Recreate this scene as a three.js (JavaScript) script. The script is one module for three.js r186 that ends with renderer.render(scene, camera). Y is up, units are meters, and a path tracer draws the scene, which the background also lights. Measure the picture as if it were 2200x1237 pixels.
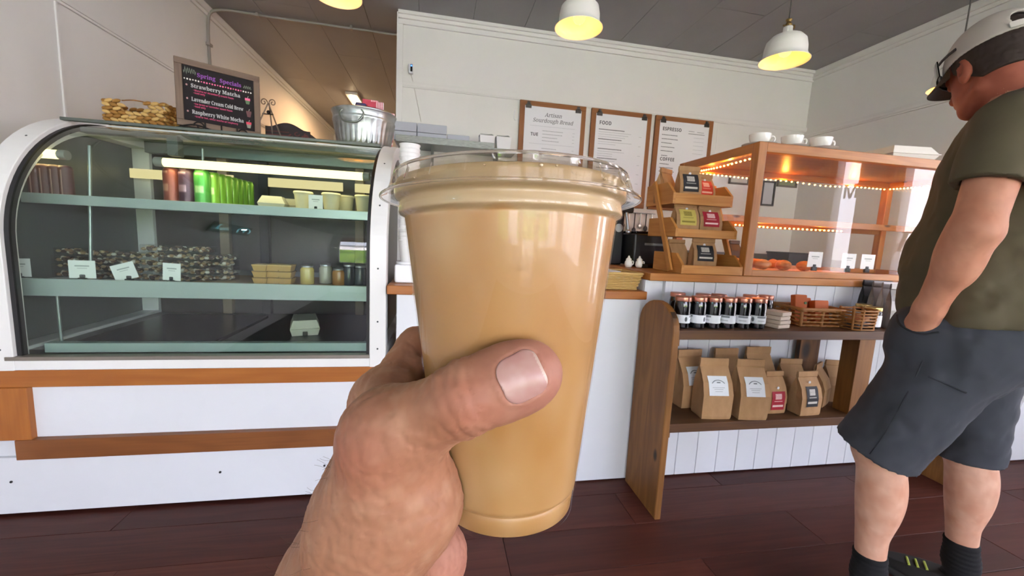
import * as THREE from 'three';
import { RoundedBoxGeometry } from 'three/addons/geometries/RoundedBoxGeometry.js';
import { mergeGeometries } from 'three/addons/utils/BufferGeometryUtils.js';
import { RectAreaLightUniformsLib } from 'three/addons/lights/RectAreaLightUniformsLib.js';

/* ---------- camera, sky, sun, exposure ---------- */
RectAreaLightUniformsLib.init();
const scene = new THREE.Scene();
const renderer = new THREE.WebGLRenderer({ antialias: true });
renderer.toneMapping = THREE.LinearToneMapping;
renderer.toneMappingExposure = 3.0;
renderer.shadowMap.enabled = true;
const W = 2200, H = 1237, FPX = 862, EYE = 1.10;
const D2R = Math.PI / 180;
const camera = new THREE.PerspectiveCamera(2 * Math.atan(H / 2 / FPX) / D2R, W / H, 0.02, 200);
camera.rotation.order = 'YXZ';
camera.position.set(0, EYE, 0);
camera.rotation.set(-7.35 * D2R, -10.7 * D2R, 2.82 * D2R);
camera.focus = 0.175;
camera.userData.fStop = 45;
camera.updateMatrixWorld(true);

const SUN = new THREE.Vector3(-0.55, 0.75, -0.55).normalize();
function skyTexture() { // hazy spring sky: pale at the horizon, soft blue above, thin cloud all round
  const w = 512, h = 256, d = new Float32Array(w * h * 4);
  for (let y = 0; y < h; y++) for (let x = 0; x < w; x++) {
    const el = ((y + 0.5) / h - 0.5) * Math.PI, az = (x / w) * 2 * Math.PI, up = Math.max(0, Math.sin(el)), k = Math.pow(1 - up, 2.2), q = 1.6 / (0.25 + up);
    const n = fbm(Math.cos(az) * Math.cos(el) * q + 7, Math.sin(az) * Math.cos(el) * q + 3, 1.7, 4), cl = Math.max(0, Math.min(1, (n - 0.42) * 4));
    const blue = [0.44 + 0.5 * k, 0.57 + 0.35 * k, 0.98 + 0.04 * k], c = [0, 1, 2].map((i) => blue[i] * (1 - cl) + [1.16, 1.1, 1.14][i] * cl);
    d.set([...c, 1], (y * w + x) * 4);
  }
  const t = new THREE.DataTexture(d, w, h, THREE.RGBAFormat, THREE.FloatType); t.magFilter = THREE.LinearFilter; t.mapping = THREE.EquirectangularReflectionMapping; t.needsUpdate = true; return t;
}
const sun = new THREE.DirectionalLight(0xfff0e4, 30);
sun.name = 'sun';
sun.position.copy(SUN).multiplyScalar(40);
sun.castShadow = true;
sun.shadow.mapSize.set(2048, 2048);
Object.assign(sun.shadow.camera, { left: -25, right: 25, top: 25, bottom: -25, near: 1, far: 100 });
scene.add(sun, sun.target);
scene.background = skyTexture();
scene.backgroundIntensity = 5.0;

/* ---------- pixel -> place (a direction; the distance comes from the plane it touches) ---------- */
const V = (x, y, z) => new THREE.Vector3(x, y, z);
const EYEP = V(0, EYE, 0);
function ray(px, py) { return V((px - W / 2) / FPX, -(py - H / 2) / FPX, -1).applyEuler(camera.rotation); }
const onZ = (px, py, z) => { const d = ray(px, py); return EYEP.clone().addScaledVector(d, z / d.z); };
const onX = (px, py, x) => { const d = ray(px, py); return EYEP.clone().addScaledVector(d, x / d.x); };
const onY = (px, py, y) => { const d = ray(px, py); return EYEP.clone().addScaledVector(d, (y - EYE) / d.y); };
const atDepth = (px, py, d) => EYEP.clone().addScaledVector(ray(px, py), d);

/* ---------- noise ---------- */
let seed = 7;
function rnd() { seed = (seed + 0x6d2b79f5) | 0; let t = Math.imul(seed ^ (seed >>> 15), 1 | seed); t = (t + Math.imul(t ^ (t >>> 7), 61 | t)) ^ t; return ((t ^ (t >>> 14)) >>> 0) / 4294967296; }
const rr = (a, b) => a + (b - a) * rnd();
function hsh(x, y, z) { let h = Math.imul(x, 374761393) ^ Math.imul(y, 668265263) ^ Math.imul(z, 1442695041); h = Math.imul(h ^ (h >>> 13), 1274126177); return ((h ^ (h >>> 16)) >>> 0) / 4294967296; }
function vn(x, y, z) {
  const X = Math.floor(x), Y = Math.floor(y), Z = Math.floor(z); let a = x - X, b = y - Y, c = z - Z;
  a = a * a * (3 - 2 * a); b = b * b * (3 - 2 * b); c = c * c * (3 - 2 * c);
  const L = (p, q, t) => p + (q - p) * t;
  return L(L(L(hsh(X, Y, Z), hsh(X + 1, Y, Z), a), L(hsh(X, Y + 1, Z), hsh(X + 1, Y + 1, Z), a), b), L(L(hsh(X, Y, Z + 1), hsh(X + 1, Y, Z + 1), a), L(hsh(X, Y + 1, Z + 1), hsh(X + 1, Y + 1, Z + 1), a), b), c);
}
function fbm(x, y, z, o = 4) { let s = 0, a = 0.5, t = 0; for (let i = 0; i < o; i++) { s += a * vn(x, y, z); t += a; x = x * 2.03 + 11.3; y = y * 2.03 + 5.1; z = z * 2.03 + 3.7; a *= 0.5; } return s / t; }

/* ---------- textures ---------- */
function dataTex(w, h, fn, srgb = true) {
  const d = new Uint8Array(w * h * 4);
  for (let y = 0; y < h; y++) for (let x = 0; x < w; x++) { const c = fn(x / w, y / h), o = (y * w + x) * 4; for (let k = 0; k < 3; k++) d[o + k] = Math.max(0, Math.min(255, (Array.isArray(c) ? c[k] : c) * 255)); d[o + 3] = 255; }
  const t = new THREE.DataTexture(d, w, h); t.magFilter = THREE.LinearFilter; t.minFilter = THREE.LinearMipmapLinearFilter; t.generateMipmaps = true; t.wrapS = t.wrapT = THREE.RepeatWrapping;
  if (srgb) t.colorSpace = THREE.SRGBColorSpace; t.needsUpdate = true; return t;
}
// periodic noise helper: blend of two offsets so that the tile repeats
const per = (f) => (u, v) => { const a = f(u, v), b = f(u - 1, v), c = f(u, v - 1), d = f(u - 1, v - 1), s = u, t = v; return (a * (1 - s) + b * s) * (1 - t) + (c * (1 - s) + d * s) * t; };
function hexv(h) { return [(h >> 16) / 255, ((h >> 8) & 255) / 255, (h & 255) / 255]; }
function mixc(a, b, t) { t = Math.max(0, Math.min(1, t)); return [0, 1, 2].map((i) => a[i] + (b[i] - a[i]) * t); }
function woodTex(dark, light, seedz, ringy = 7, knots = []) {
  const A = hexv(dark), B = hexv(light);
  const broad = per((u, v) => fbm(u * 2.2, v * ringy, seedz, 3)), fine = per((u, v) => fbm(u * 6, v * 90, seedz + 9, 2));
  return dataTex(256, 256, (u, v) => {
    let w = broad(u, v) * 9; let k = 0;
    for (const [ku, kv, kr] of knots) { const dx = (u - ku) * 2, dy = v - kv, r = Math.hypot(dx * 1.0, dy * 1.4) / kr; if (r < 3) { w += 1.2 * Math.exp(-r * r * 0.5); k = Math.max(k, 1 - r); } }
    const ring = 0.5 + 0.5 * Math.sin(w * 6.28 * 0.6);
    const t = 0.25 + 0.45 * ring * 0.6 + 0.55 * (fine(u, v) - 0.35);
    let c = mixc(A, B, t); if (k > 0) c = mixc(c, A.map((x) => x * 0.45), Math.min(1, k * 1.6)); return c;
  });
}
function mottled(hexA, hexB, fu, fv, z, w = 256) { const A = hexv(hexA), B = hexv(hexB), n = per((u, v) => fbm(u * fu, v * fv, z, 4)); return dataTex(w, w, (u, v) => mixc(A, B, (n(u, v) - 0.5) * 2.2 + 0.5)); }
const fineNoise = dataTex(256, 256, (() => { const n = per((u, v) => fbm(u * 40, v * 40, 3, 2)); return (u, v) => n(u, v); })(), false);
const clothNoise = dataTex(256, 256, (u, v) => 0.5 + 0.25 * Math.sin(u * 6.283 * 64) * Math.sin(v * 6.283 * 64) + 0.25 * (hsh(Math.floor(u * 256), Math.floor(v * 256), 5) - 0.5), false);
function canvasTex(w, h, draw) { const c = document.createElement('canvas'); c.width = w; c.height = h; const x = c.getContext('2d'); draw(x, w, h); const t = new THREE.CanvasTexture(c); t.colorSpace = THREE.SRGBColorSpace; t.anisotropy = 8; return t; }

/* ---------- materials ---------- */
const std = (o) => new THREE.MeshStandardMaterial(o), phys = (o) => new THREE.MeshPhysicalMaterial(o);
const flat = (hex, rough = 0.6, extra = {}) => std({ color: hex, roughness: rough, ...extra });
const M = {
  wall: std({ map: mottled(0xe2e0dc, 0xe8e6e2, 5, 5, 2), roughness: 0.75, bumpMap: fineNoise, bumpScale: 0.0006 }),
  trim: flat(0xe8e6e3, 0.5),
  ceiling: std({ map: mottled(0x918f90, 0x979596, 6, 6, 12), roughness: 0.55 }),
  whitePaint: std({ map: mottled(0xd6d8dc, 0xdee0e4, 4, 4, 21), roughness: 0.42 }),
  whiteEnamel: flat(0xe4e3e0, 0.32),
  pine: std({ map: woodTex(0xa8692c, 0xd39a55, 4, 7, [[0.3, 0.4, 0.05]]), roughness: 0.5 }),
  pineOrange: std({ map: woodTex(0x9a5a22, 0xc98a48, 31, 6, [[0.7, 0.6, 0.06], [0.2, 0.3, 0.04]]), roughness: 0.42 }),
  band: std({ map: woodTex(0x94521a, 0xb37030, 51, 4), roughness: 0.42 }),
  bandDark: std({ map: woodTex(0x6f3f1c, 0x8d562b, 57, 4), roughness: 0.45 }),
  shelfWood: std({ map: woodTex(0x63390f, 0x94652f, 71, 5, [[0.45, 0.5, 0.12], [0.85, 0.4, 0.06]]), roughness: 0.6 }),
  shelfDark: std({ map: woodTex(0x432712, 0x694520, 77, 6), roughness: 0.55 }),
  frameWood: std({ map: woodTex(0x7c4a22, 0xa86c38, 91, 6), roughness: 0.55 }),
  greyFrame: std({ map: woodTex(0x5d4c40, 0x85705f, 95, 9), roughness: 0.7 }),
  kraft: std({ map: mottled(0xa9825a, 0xb58e65, 14, 30, 33), roughness: 0.85, bumpMap: fineNoise, bumpScale: 0.0004 }),
  black: flat(0x17171a, 0.4), blackGloss: flat(0x101013, 0.15), iron: flat(0x1f1a18, 0.5, { metalness: 0.6 }),
  steel: flat(0xb9bcbc, 0.3, { metalness: 1 }), greySteel: flat(0x8c9490, 0.35, { metalness: 0.7 }), darkSteel: flat(0x3a3d3e, 0.35, { metalness: 0.8 }),
  galv: std({ map: mottled(0x9a9f9e, 0xc2c6c5, 18, 18, 44), roughness: 0.34, metalness: 0.85 }),
  paper: flat(0xe9e9ec, 0.8), porcelain: phys({ color: 0xefece6, roughness: 0.22, clearcoat: 0.5 }), whitePlastic: flat(0xe8e8ea, 0.45),
  glass: phys({ color: 0xffffff, roughness: 0.0, transmission: 1, thickness: 0, ior: 1.5 }),
  cabinetGlass: phys({ color: 0xffffff, roughness: 0.0, transmission: 1, thickness: 0, ior: 1.5, specularIntensity: 0.42 }),
  caseGlass: phys({ color: 0xe4f0ea, roughness: 0.0, transmission: 1, thickness: 0, ior: 1.52 }),
  rubber: flat(0x1a191b, 0.55), copper: flat(0xc08472, 0.3, { metalness: 0.9 }), gold: flat(0xc8b070, 0.3, { metalness: 0.9 }),
  wicker: flat(0x9c6f30, 0.65), wickerPale: flat(0xcda866, 0.65), wickerDark: flat(0x9c6830, 0.6),
};
function glow(hex, k, name) { return std({ color: 0x222222, emissive: hex, emissiveIntensity: k, roughness: 0.5, name }); }

/* ---------- scene helpers ---------- */
const taken = new Map();
function numbered(n) { const k = taken.get(n) || 0; taken.set(n, k + 1); return k ? n + '_' + String(k).padStart(3, '0') : n; }
function add(name, geo, mat, parent) { const m = new THREE.Mesh(Array.isArray(geo) ? merge(geo) : geo, mat); m.name = name; m.castShadow = m.receiveShadow = true; if (parent) parent.add(m); return m; }
function tag(o, label, category, group) { o.userData.label = label; o.userData.category = category; if (group) o.userData.group = group; return o; }
function thing(name, label, category, pos = [0, 0, 0], turn = 0, group) { const o = new THREE.Group(); o.name = numbered(name); if (pos.isVector3) o.position.copy(pos); else o.position.set(...pos); o.rotation.y = turn; scene.add(o); return tag(o, label, category, group); }
function solo(name, label, category, geo, mat, group, pos, turn = 0) { const m = add(numbered(name), geo, mat, scene); if (pos) { if (pos.isVector3) m.position.copy(pos); else m.position.set(...pos); } m.rotation.y = turn; return tag(m, label, category, group); }
function structGroup(name, label) { const o = new THREE.Group(); o.name = numbered(name); o.userData.kind = 'structure'; o.userData.label = label; o.userData.category = name.split('_')[0]; scene.add(o); return o; }
function struct(name, label, geo, mat) { const m = add(numbered(name), geo, mat, scene); m.userData.kind = 'structure'; m.userData.label = label; m.userData.category = name.split('_')[0]; return m; }
function dup(o, pos, turn, label, group) { const c = o.clone(); c.name = numbered(o.name.replace(/_\d{3}$/, '')); c.userData = { ...o.userData }; scene.add(c); if (pos.isVector3) c.position.copy(pos); else c.position.set(...pos); if (turn !== undefined) c.rotation.y = turn; if (label) c.userData.label = label; if (group) c.userData.group = group; return c; }
function merge(list) { return mergeGeometries(list.map((g) => { const h = g.index ? g.toNonIndexed() : g.clone(); for (const k of Object.keys(h.attributes)) if (!['position', 'normal', 'uv'].includes(k)) h.deleteAttribute(k); if (!h.attributes.uv) h.setAttribute('uv', new THREE.BufferAttribute(new Float32Array(h.attributes.position.count * 2), 2)); return h; })); }
// uv in metres from the dominant normal; grain 'x','y','z' gives the direction of u; s = [metres per tile along, across]
function metreUV(g, grain = 'x', s = [1, 0.4], off = 0) {
  if (g.index) g = g.toNonIndexed();
  const p = g.attributes.position, n = g.attributes.normal, uv = new Float32Array(p.count * 2), ax = { x: 0, y: 1, z: 2 }[grain];
  for (let i = 0; i < p.count; i++) {
    const P = [p.getX(i), p.getY(i), p.getZ(i)], N = [Math.abs(n.getX(i)), Math.abs(n.getY(i)), Math.abs(n.getZ(i))];
    let d = N.indexOf(Math.max(...N)); let o;
    if (d === ax) { o = [(ax + 1) % 3, (ax + 2) % 3]; uv[i * 2] = P[o[0]] / s[0] * 0.3 + off; uv[i * 2 + 1] = P[o[1]] / s[1] + off; } else { const b = 3 - d - ax; uv[i * 2] = P[ax] / s[0] + off; uv[i * 2 + 1] = (P[b] + P[d] * 0.37) / s[1] + off * 1.7; }
  }
  g.setAttribute('uv', new THREE.BufferAttribute(uv, 2)); return g;
}
function bx(w, h, d, x = 0, y = 0, z = 0, r = 0.002) { const m = Math.min(w, h, d); const g = r > 0 ? new RoundedBoxGeometry(w, h, d, 1, Math.min(r, m * 0.45)) : new THREE.BoxGeometry(w, h, d); return g.translate(x, y, z); }
// box between two corners
function bb(x0, x1, y0, y1, z0, z1, r = 0.002) { return bx(Math.abs(x1 - x0), Math.abs(y1 - y0), Math.abs(z1 - z0), (x0 + x1) / 2, (y0 + y1) / 2, (z0 + z1) / 2, r); }
let woff = 0;
function wood(g, grain) { woff += 0.371; return metreUV(g, grain, [1, 0.35], woff % 7); }
function tube(pts, r, seg = 32, rad = 8, closed = false) { return new THREE.TubeGeometry(new THREE.CatmullRomCurve3(pts.map((p) => p.isVector3 ? p : V(...p)), closed), seg, r, rad, closed); }
function rod(a, b, r, seg = 8) { a = a.isVector3 ? a : V(...a); b = b.isVector3 ? b : V(...b); const d = b.clone().sub(a), L = d.length(); const g = new THREE.CylinderGeometry(r, r, L, seg); g.applyQuaternion(new THREE.Quaternion().setFromUnitVectors(V(0, 1, 0), d.normalize())); const c = a.clone().add(b).multiplyScalar(0.5); return g.translate(c.x, c.y, c.z); }
function beam(a, b, w, t, grain = true) { a = a.isVector3 ? a : V(...a); b = b.isVector3 ? b : V(...b); const d = b.clone().sub(a), L = d.length(); let g = bx(w, L, t); if (grain) g = wood(g, 'y'); g.applyQuaternion(new THREE.Quaternion().setFromUnitVectors(V(0, 1, 0), d.normalize())); const c = a.clone().add(b).multiplyScalar(0.5); return g.translate(c.x, c.y, c.z); }
const lathe = (pts, seg = 32) => new THREE.LatheGeometry(pts.map((p) => new THREE.Vector2(p[0], p[1])), seg);
function plane(w, h, x = 0, y = 0, z = 0) { return new THREE.PlaneGeometry(w, h).translate(x, y, z); }
function extrude(pts, depth, bevel = 0, holes = []) { const s = new THREE.Shape(pts.map((p) => new THREE.Vector2(...p))); for (const h of holes) s.holes.push(new THREE.Path(h.map((p) => new THREE.Vector2(...p)))); return new THREE.ExtrudeGeometry(s, { depth, bevelEnabled: bevel > 0, bevelSize: bevel, bevelThickness: bevel, bevelSegments: 1, curveSegments: 12 }); }

/* ---------- signed distance bodies ---------- */
const smin = (a, b, k) => { const h = Math.max(k - Math.abs(a - b), 0) / k; return Math.min(a, b) - h * h * k * 0.25; };
function cap(a, b, ra, rb) { const ax = a.x, ay = a.y, az = a.z, dx = b.x - ax, dy = b.y - ay, dz = b.z - az, L = dx * dx + dy * dy + dz * dz || 1e-9; return (x, y, z) => { const px = x - ax, py = y - ay, pz = z - az; let t = (px * dx + py * dy + pz * dz) / L; t = t < 0 ? 0 : t > 1 ? 1 : t; return Math.hypot(px - dx * t, py - dy * t, pz - dz * t) - (ra + (rb - ra) * t); }; }
// ellipsoid with axes given by a quaternion-like basis [u,v,w] (unit vectors) and radii
function ell(c, r, B = [V(1, 0, 0), V(0, 1, 0), V(0, 0, 1)]) { const [u, v, w] = B; return (x, y, z) => { const px = x - c.x, py = y - c.y, pz = z - c.z; const a = (px * u.x + py * u.y + pz * u.z), b = (px * v.x + py * v.y + pz * v.z), d = (px * w.x + py * w.y + pz * w.z); const k0 = Math.hypot(a / r[0], b / r[1], d / r[2]), k1 = Math.hypot(a / (r[0] * r[0]), b / (r[1] * r[1]), d / (r[2] * r[2])); return k1 < 1e-9 ? -Math.min(...r) : k0 * (k0 - 1) / k1; }; }
function blend(list, k) { return (x, y, z) => { let d = 1e9; for (let i = 0; i < list.length; i++) d = d > 1e8 ? list[i](x, y, z) : smin(d, list[i](x, y, z), k); return d; }; }
function surface(sdf, lo, hi, h, slack = 1.3) {
  const n = [0, 1, 2].map((i) => Math.ceil((hi[i] - lo[i]) / h) + 1), [nx, ny, nz] = n, F = new Float32Array(nx * ny * nz), B = 8, id = (x, y, z) => (z * ny + y) * nx + x;
  for (let bz = 0; bz < nz; bz += B) for (let by = 0; by < ny; by += B) for (let bx_ = 0; bx_ < nx; bx_ += B) {
    const d = sdf(lo[0] + (bx_ + B / 2) * h, lo[1] + (by + B / 2) * h, lo[2] + (bz + B / 2) * h), skip = Math.abs(d) > B * h * 0.87 * slack + h * 2;
    for (let z = bz; z < Math.min(nz, bz + B); z++) for (let y = by; y < Math.min(ny, by + B); y++) for (let x = bx_; x < Math.min(nx, bx_ + B); x++) F[id(x, y, z)] = skip ? d : sdf(lo[0] + x * h, lo[1] + y * h, lo[2] + z * h);
  }
  const idx = new Int32Array(nx * ny * nz).fill(-1), pos = [], tri = [];
  const E = [[0, 1], [2, 3], [4, 5], [6, 7], [0, 2], [1, 3], [4, 6], [5, 7], [0, 4], [1, 5], [2, 6], [3, 7]], off = [0, 1, nx, nx + 1, nx * ny, nx * ny + 1, nx * ny + nx, nx * ny + nx + 1], c = new Float32Array(8);
  for (let z = 0; z < nz - 1; z++) for (let y = 0; y < ny - 1; y++) for (let x = 0; x < nx - 1; x++) {
    const b = id(x, y, z); let m = 0; for (let i = 0; i < 8; i++) { c[i] = F[b + off[i]]; if (c[i] < 0) m |= 1 << i; }
    if (m === 0 || m === 255) continue;
    let s = [0, 0, 0], k = 0;
    for (const [p, q] of E) { if ((c[p] < 0) === (c[q] < 0)) continue; const t = c[p] / (c[p] - c[q]); s[0] += (p & 1) + ((q & 1) - (p & 1)) * t; s[1] += ((p >> 1) & 1) + (((q >> 1) & 1) - ((p >> 1) & 1)) * t; s[2] += (p >> 2) + ((q >> 2) - (p >> 2)) * t; k++; }
    idx[b] = pos.length / 3; pos.push(lo[0] + (x + s[0] / k) * h, lo[1] + (y + s[1] / k) * h, lo[2] + (z + s[2] / k) * h);
  }
  const quad = (a, b, d, e, f) => { if (f) tri.push(a, b, d, a, d, e); else tri.push(a, d, b, a, e, d); };
  for (let z = 1; z < nz - 1; z++) for (let y = 1; y < ny - 1; y++) for (let x = 1; x < nx - 1; x++) {
    const b = id(x, y, z), s = F[b] < 0;
    if (s !== F[b + 1] < 0) quad(idx[b - nx - nx * ny], idx[b - nx * ny], idx[b], idx[b - nx], s);
    if (s !== F[b + nx] < 0) quad(idx[b - 1 - nx * ny], idx[b - 1], idx[b], idx[b - nx * ny], s);
    if (s !== F[b + nx * ny] < 0) quad(idx[b - 1 - nx], idx[b - nx], idx[b], idx[b - 1], s);
  }
  const g = new THREE.BufferGeometry(); g.setAttribute('position', new THREE.BufferAttribute(new Float32Array(pos), 3)); g.setIndex(tri); g.computeVertexNormals(); return g;
}
function paint(g, fn) { const p = g.attributes.position, c = new Float32Array(p.count * 3); for (let i = 0; i < p.count; i++) { const v = fn(p.getX(i), p.getY(i), p.getZ(i), i); c.set(v, i * 3); } g.setAttribute('color', new THREE.BufferAttribute(c, 3)); return g; }
function withUV(g, s = 1) { const p = g.attributes.position, n = g.attributes.normal, uv = new Float32Array(p.count * 2); for (let i = 0; i < p.count; i++) { uv[i * 2] = (p.getX(i) + p.getZ(i) * 0.7) * s; uv[i * 2 + 1] = (p.getY(i) + p.getZ(i) * 0.3) * s; } g.setAttribute('uv', new THREE.BufferAttribute(uv, 2)); return g; }
const lin = (hex) => { const c = new THREE.Color(hex); return [c.r, c.g, c.b]; };

/* ================= the room ================= */
const XL = -1.80, XR = 3.39, ZB = -3.40, ZF = 4.00, YC = 2.74, ZFAR = -7.6, XP = -0.335;
const T = 0.14;
// wall panel along an axis with rectangular openings: returns box geometries
function wallWith(u0, u1, y0, y1, openings, make) {
  const out = [], cuts = [...new Set([u0, u1, ...openings.flatMap((o) => [o[0], o[1]])])].sort((a, b) => a - b);
  for (let i = 0; i + 1 < cuts.length; i++) {
    const a = cuts[i], b = cuts[i + 1], o = openings.find((q) => q[0] <= a + 1e-6 && q[1] >= b - 1e-6);
    if (!o) out.push(make(a, b, y0, y1)); else { if (o[2] > y0) out.push(make(a, b, y0, o[2])); if (o[3] < y1) out.push(make(a, b, o[3], y1)); }
  }
  return out;
}
const FRONT = [[-1.72, -0.05, 0.45, 2.55], [0.15, 1.15, 0, 2.4], [1.35, 3.3, 0.45, 2.55]];
const RIGHT = [[-1.15, -0.68, 0.3, 2.4], [-0.46, -0.14, 0.3, 2.4], [1.2, 3.4, 0.5, 2.5]];
struct('wall_left', 'long off-white painted wall with battens behind the curved case', metreUV(bb(XL - T, XL, -0.1, YC, ZFAR, ZF + T, 0), 'x', [2, 2]), M.wall);
struct('wall_back', 'off-white wall carrying the three menu boards', metreUV(bb(XP, XR, -0.1, YC, ZB - 0.12, ZB, 0), 'x', [2, 2]), M.wall);
struct('wall_corridor', 'far end wall of the back corridor', metreUV(bb(XL - T, 1.2, -0.1, YC, ZFAR - T, ZFAR, 0), 'x', [2, 2]), M.wall);
struct('wall_corridor_side', 'side wall of the back corridor behind the menu wall', metreUV(bb(0.35, 0.47, -0.1, YC, ZFAR, ZB - 0.12, 0), 'x', [2, 2]), M.wall);
struct('wall_right', 'shaded off-white side wall beyond the pastry cabinet', wallWith(ZB - 0.12, ZF + T, -0.1, YC, RIGHT, (a, b, y0, y1) => metreUV(bb(XR, XR + T, y0, y1, a, b, 0), 'z', [2, 2])), M.wall);
struct('wall_front', 'street-side wall with shop windows and glazed door', wallWith(XL - T, XR + T, -0.1, YC, FRONT, (a, b, y0, y1) => metreUV(bb(a, b, y0, y1, ZF, ZF + T, 0), 'x', [2, 2])), M.wall);
struct('roof', 'flat roof slab over the shop', bb(XL - T - 0.6, XR + T + 0.6, YC + 0.02, YC + 0.25, ZFAR - T, ZF + T + 0.9, 0), M.ceiling);

// ceiling of long painted boards, each a piece of its own
{
  const c = structGroup('ceiling', 'grey painted ceiling of long boards');
  const w = 0.405, L = 2.44, variants = [0, 1, 2].map((k) => metreUV(bb(-w / 2 + 0.0012, w / 2 - 0.0012, 0, 0.02, -L / 2 + 0.0012, L / 2 - 0.0012, 0.0016), 'z', [1.5, 1.5], k * 0.37));
  let row = 0;
  for (let x = XL + w / 2; x - w / 2 < XR; x += w, row++) {
    for (let z = ZFAR - (row % 3) * 0.81 + L / 2; z - L / 2 < ZF; z += L) {
      if (x - w / 2 > 0.5 && z + L / 2 < ZB) continue;
      const b = add('ceiling_board', variants[(row + Math.round(z * 3)) % 3 < 0 ? 0 : Math.abs((row + Math.round(z * 3)) % 3)], M.ceiling, c); b.position.set(x, YC, z);
    }
  }
}
// floor of dark laminate planks
{
  const f = structGroup('floor', 'dark reddish-brown laminate plank floor');
  add('subfloor', bb(XL, XR, -0.1, -0.012, ZFAR, ZF, 0), flat(0x2a1a16, 0.8), f);
  const w = 0.19, L = 1.22, tones = [[0x3d1d16, 0x5a2f26], [0x44211a, 0x61342a], [0x3a1c16, 0x542c24], [0x47231b, 0x66382d]];
  const mats = tones.map(([a, b], k) => phys({ map: woodTex(a, b, 120 + k * 7, 9), roughness: 0.42, specularIntensity: 0.4 }));
  const geos = [0, 1, 2].map((k) => metreUV(bb(-L / 2 + 0.0008, L / 2 - 0.0008, -0.012, 0, -w / 2 + 0.0008, w / 2 - 0.0008, 0.0015), 'x', [1.2, 0.38], k * 0.41));
  let row = 0;
  for (let z = -1.9 + w / 2; z < ZF; z += w, row++) for (let x = XL - ((row * 0.437) % 1) * L + L / 2; x - L / 2 < XR; x += L) {
    const p = add('floor_plank', geos[Math.floor(rnd() * 3)], mats[Math.floor(rnd() * 4)], f); p.position.set(x, 0, z);
  }
}
// trims
struct('trim_crown_back', 'stepped white crown moulding on the menu wall', [bb(XP, XR, 2.715, YC, ZB, ZB + 0.05), bb(XP, XR, 2.69, 2.716, ZB, ZB + 0.034), bb(XP, XR, 2.655, 2.691, ZB, ZB + 0.016)], M.trim);
struct('trim_corner_post', 'white corner post at the end of the menu wall', bb(XP - 0.012, XP + 0.035, 0, YC, ZB - 0.13, ZB + 0.012), M.trim);
struct('trim_rail_back', 'thin horizontal rail across the menu wall', [bb(XP + 0.035, XR, 2.205, 2.252, ZB, ZB + 0.01), bb(XP + 0.035, XR, 2.214, 2.243, ZB, ZB + 0.014)], M.wall);
struct('trim_rail_left', 'thin horizontal batten along the left wall', [bb(XL, XL + 0.012, 2.09, 2.135, ZFAR, ZF), bb(XL, XL + 0.018, 2.102, 2.123, ZFAR, ZF)], M.wall);
struct('trim_seam_left', 'narrow vertical seam batten on the left wall', bb(XL, XL + 0.008, 0, 2.72, -2.415, -2.40), M.wall);
struct('trim_crown_left', 'slim crown strip where left wall meets ceiling', [bb(XL, XL + 0.03, 2.69, YC, ZFAR, ZF), bb(XL, XL + 0.015, 2.665, 2.70, ZFAR, ZF)], M.wall);
struct('trim_rail_right', 'thin horizontal rail along the right wall', [bb(XR - 0.012, XR, 2.15, 2.2, ZB, ZF), bb(XR - 0.018, XR, 2.163, 2.187, ZB, ZF)], M.wall);
struct('trim_crown_right', 'slim crown strip where right wall meets ceiling', [bb(XR - 0.03, XR, 2.69, YC, ZB, ZF), bb(XR - 0.015, XR, 2.665, 2.70, ZB, ZF)], M.wall);
struct('trim_panel_seam', 'thin seam line in the wall beside the espresso menu', bb(2.46, 2.468, 0.9, 2.2, ZB, ZB + 0.003), M.trim);

// windows and door
const frameMat = flat(0xdedbd4, 0.45);
function windowX(name, label, x0, x1, y0, y1, mull) {
  const g = structGroup(name, label), f = 0.06, z = ZF + 0.06, list = [bb(x0, x1, y0, y0 + f, z - 0.04, z + 0.04), bb(x0, x1, y1 - f, y1, z - 0.04, z + 0.04), bb(x0, x0 + f, y0, y1, z - 0.04, z + 0.04), bb(x1 - f, x1, y0, y1, z - 0.04, z + 0.04)];
  for (const m of mull) list.push(bb(m - 0.025, m + 0.025, y0, y1, z - 0.03, z + 0.03));
  add('window_frame', list, frameMat, g);
  const e = [x0 + f, ...mull, x1 - f]; for (let i = 0; i + 1 < e.length; i++) add('pane', bb(e[i] + 0.02, e[i + 1] - 0.02, y0 + f, y1 - f, z, z + 0.001, 0), M.glass, g);
  return g;
}
function windowZ(name, label, z0, z1, y0, y1, mull) {
  const g = structGroup(name, label), f = 0.06, x = XR + 0.06, list = [bb(x - 0.04, x + 0.04, y0, y0 + f, z0, z1), bb(x - 0.04, x + 0.04, y1 - f, y1, z0, z1), bb(x - 0.04, x + 0.04, y0, y1, z0, z0 + f), bb(x - 0.04, x + 0.04, y0, y1, z1 - f, z1)];
  for (const m of mull) list.push(bb(x - 0.03, x + 0.03, y0, y1, m - 0.025, m + 0.025));
  add('window_frame', list, frameMat, g);
  const e = [z0 + f, ...mull, z1 - f]; for (let i = 0; i + 1 < e.length; i++) add('pane', bb(x, x + 0.001, y0 + f, y1 - f, e[i] + 0.02, e[i + 1] - 0.02, 0), M.glass, g);
  return g;
}
windowX('window_1', 'wide shop window in the street wall', -1.72, -0.05, 0.45, 2.55, [-0.88]);
windowX('window_2', 'three-light shop window in the street wall', 1.35, 3.3, 0.45, 2.55, [2.0, 2.65]);
const w3 = windowZ('window_3', 'tall narrow side window with one letter, mirrored in the pastry cabinet', -0.46, -0.14, 0.3, 2.4, []);
const w5 = windowZ('window_4', 'tall side window with script lettering, mirrored in the pastry cabinet', -1.15, -0.68, 0.3, 2.4, []);
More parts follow.
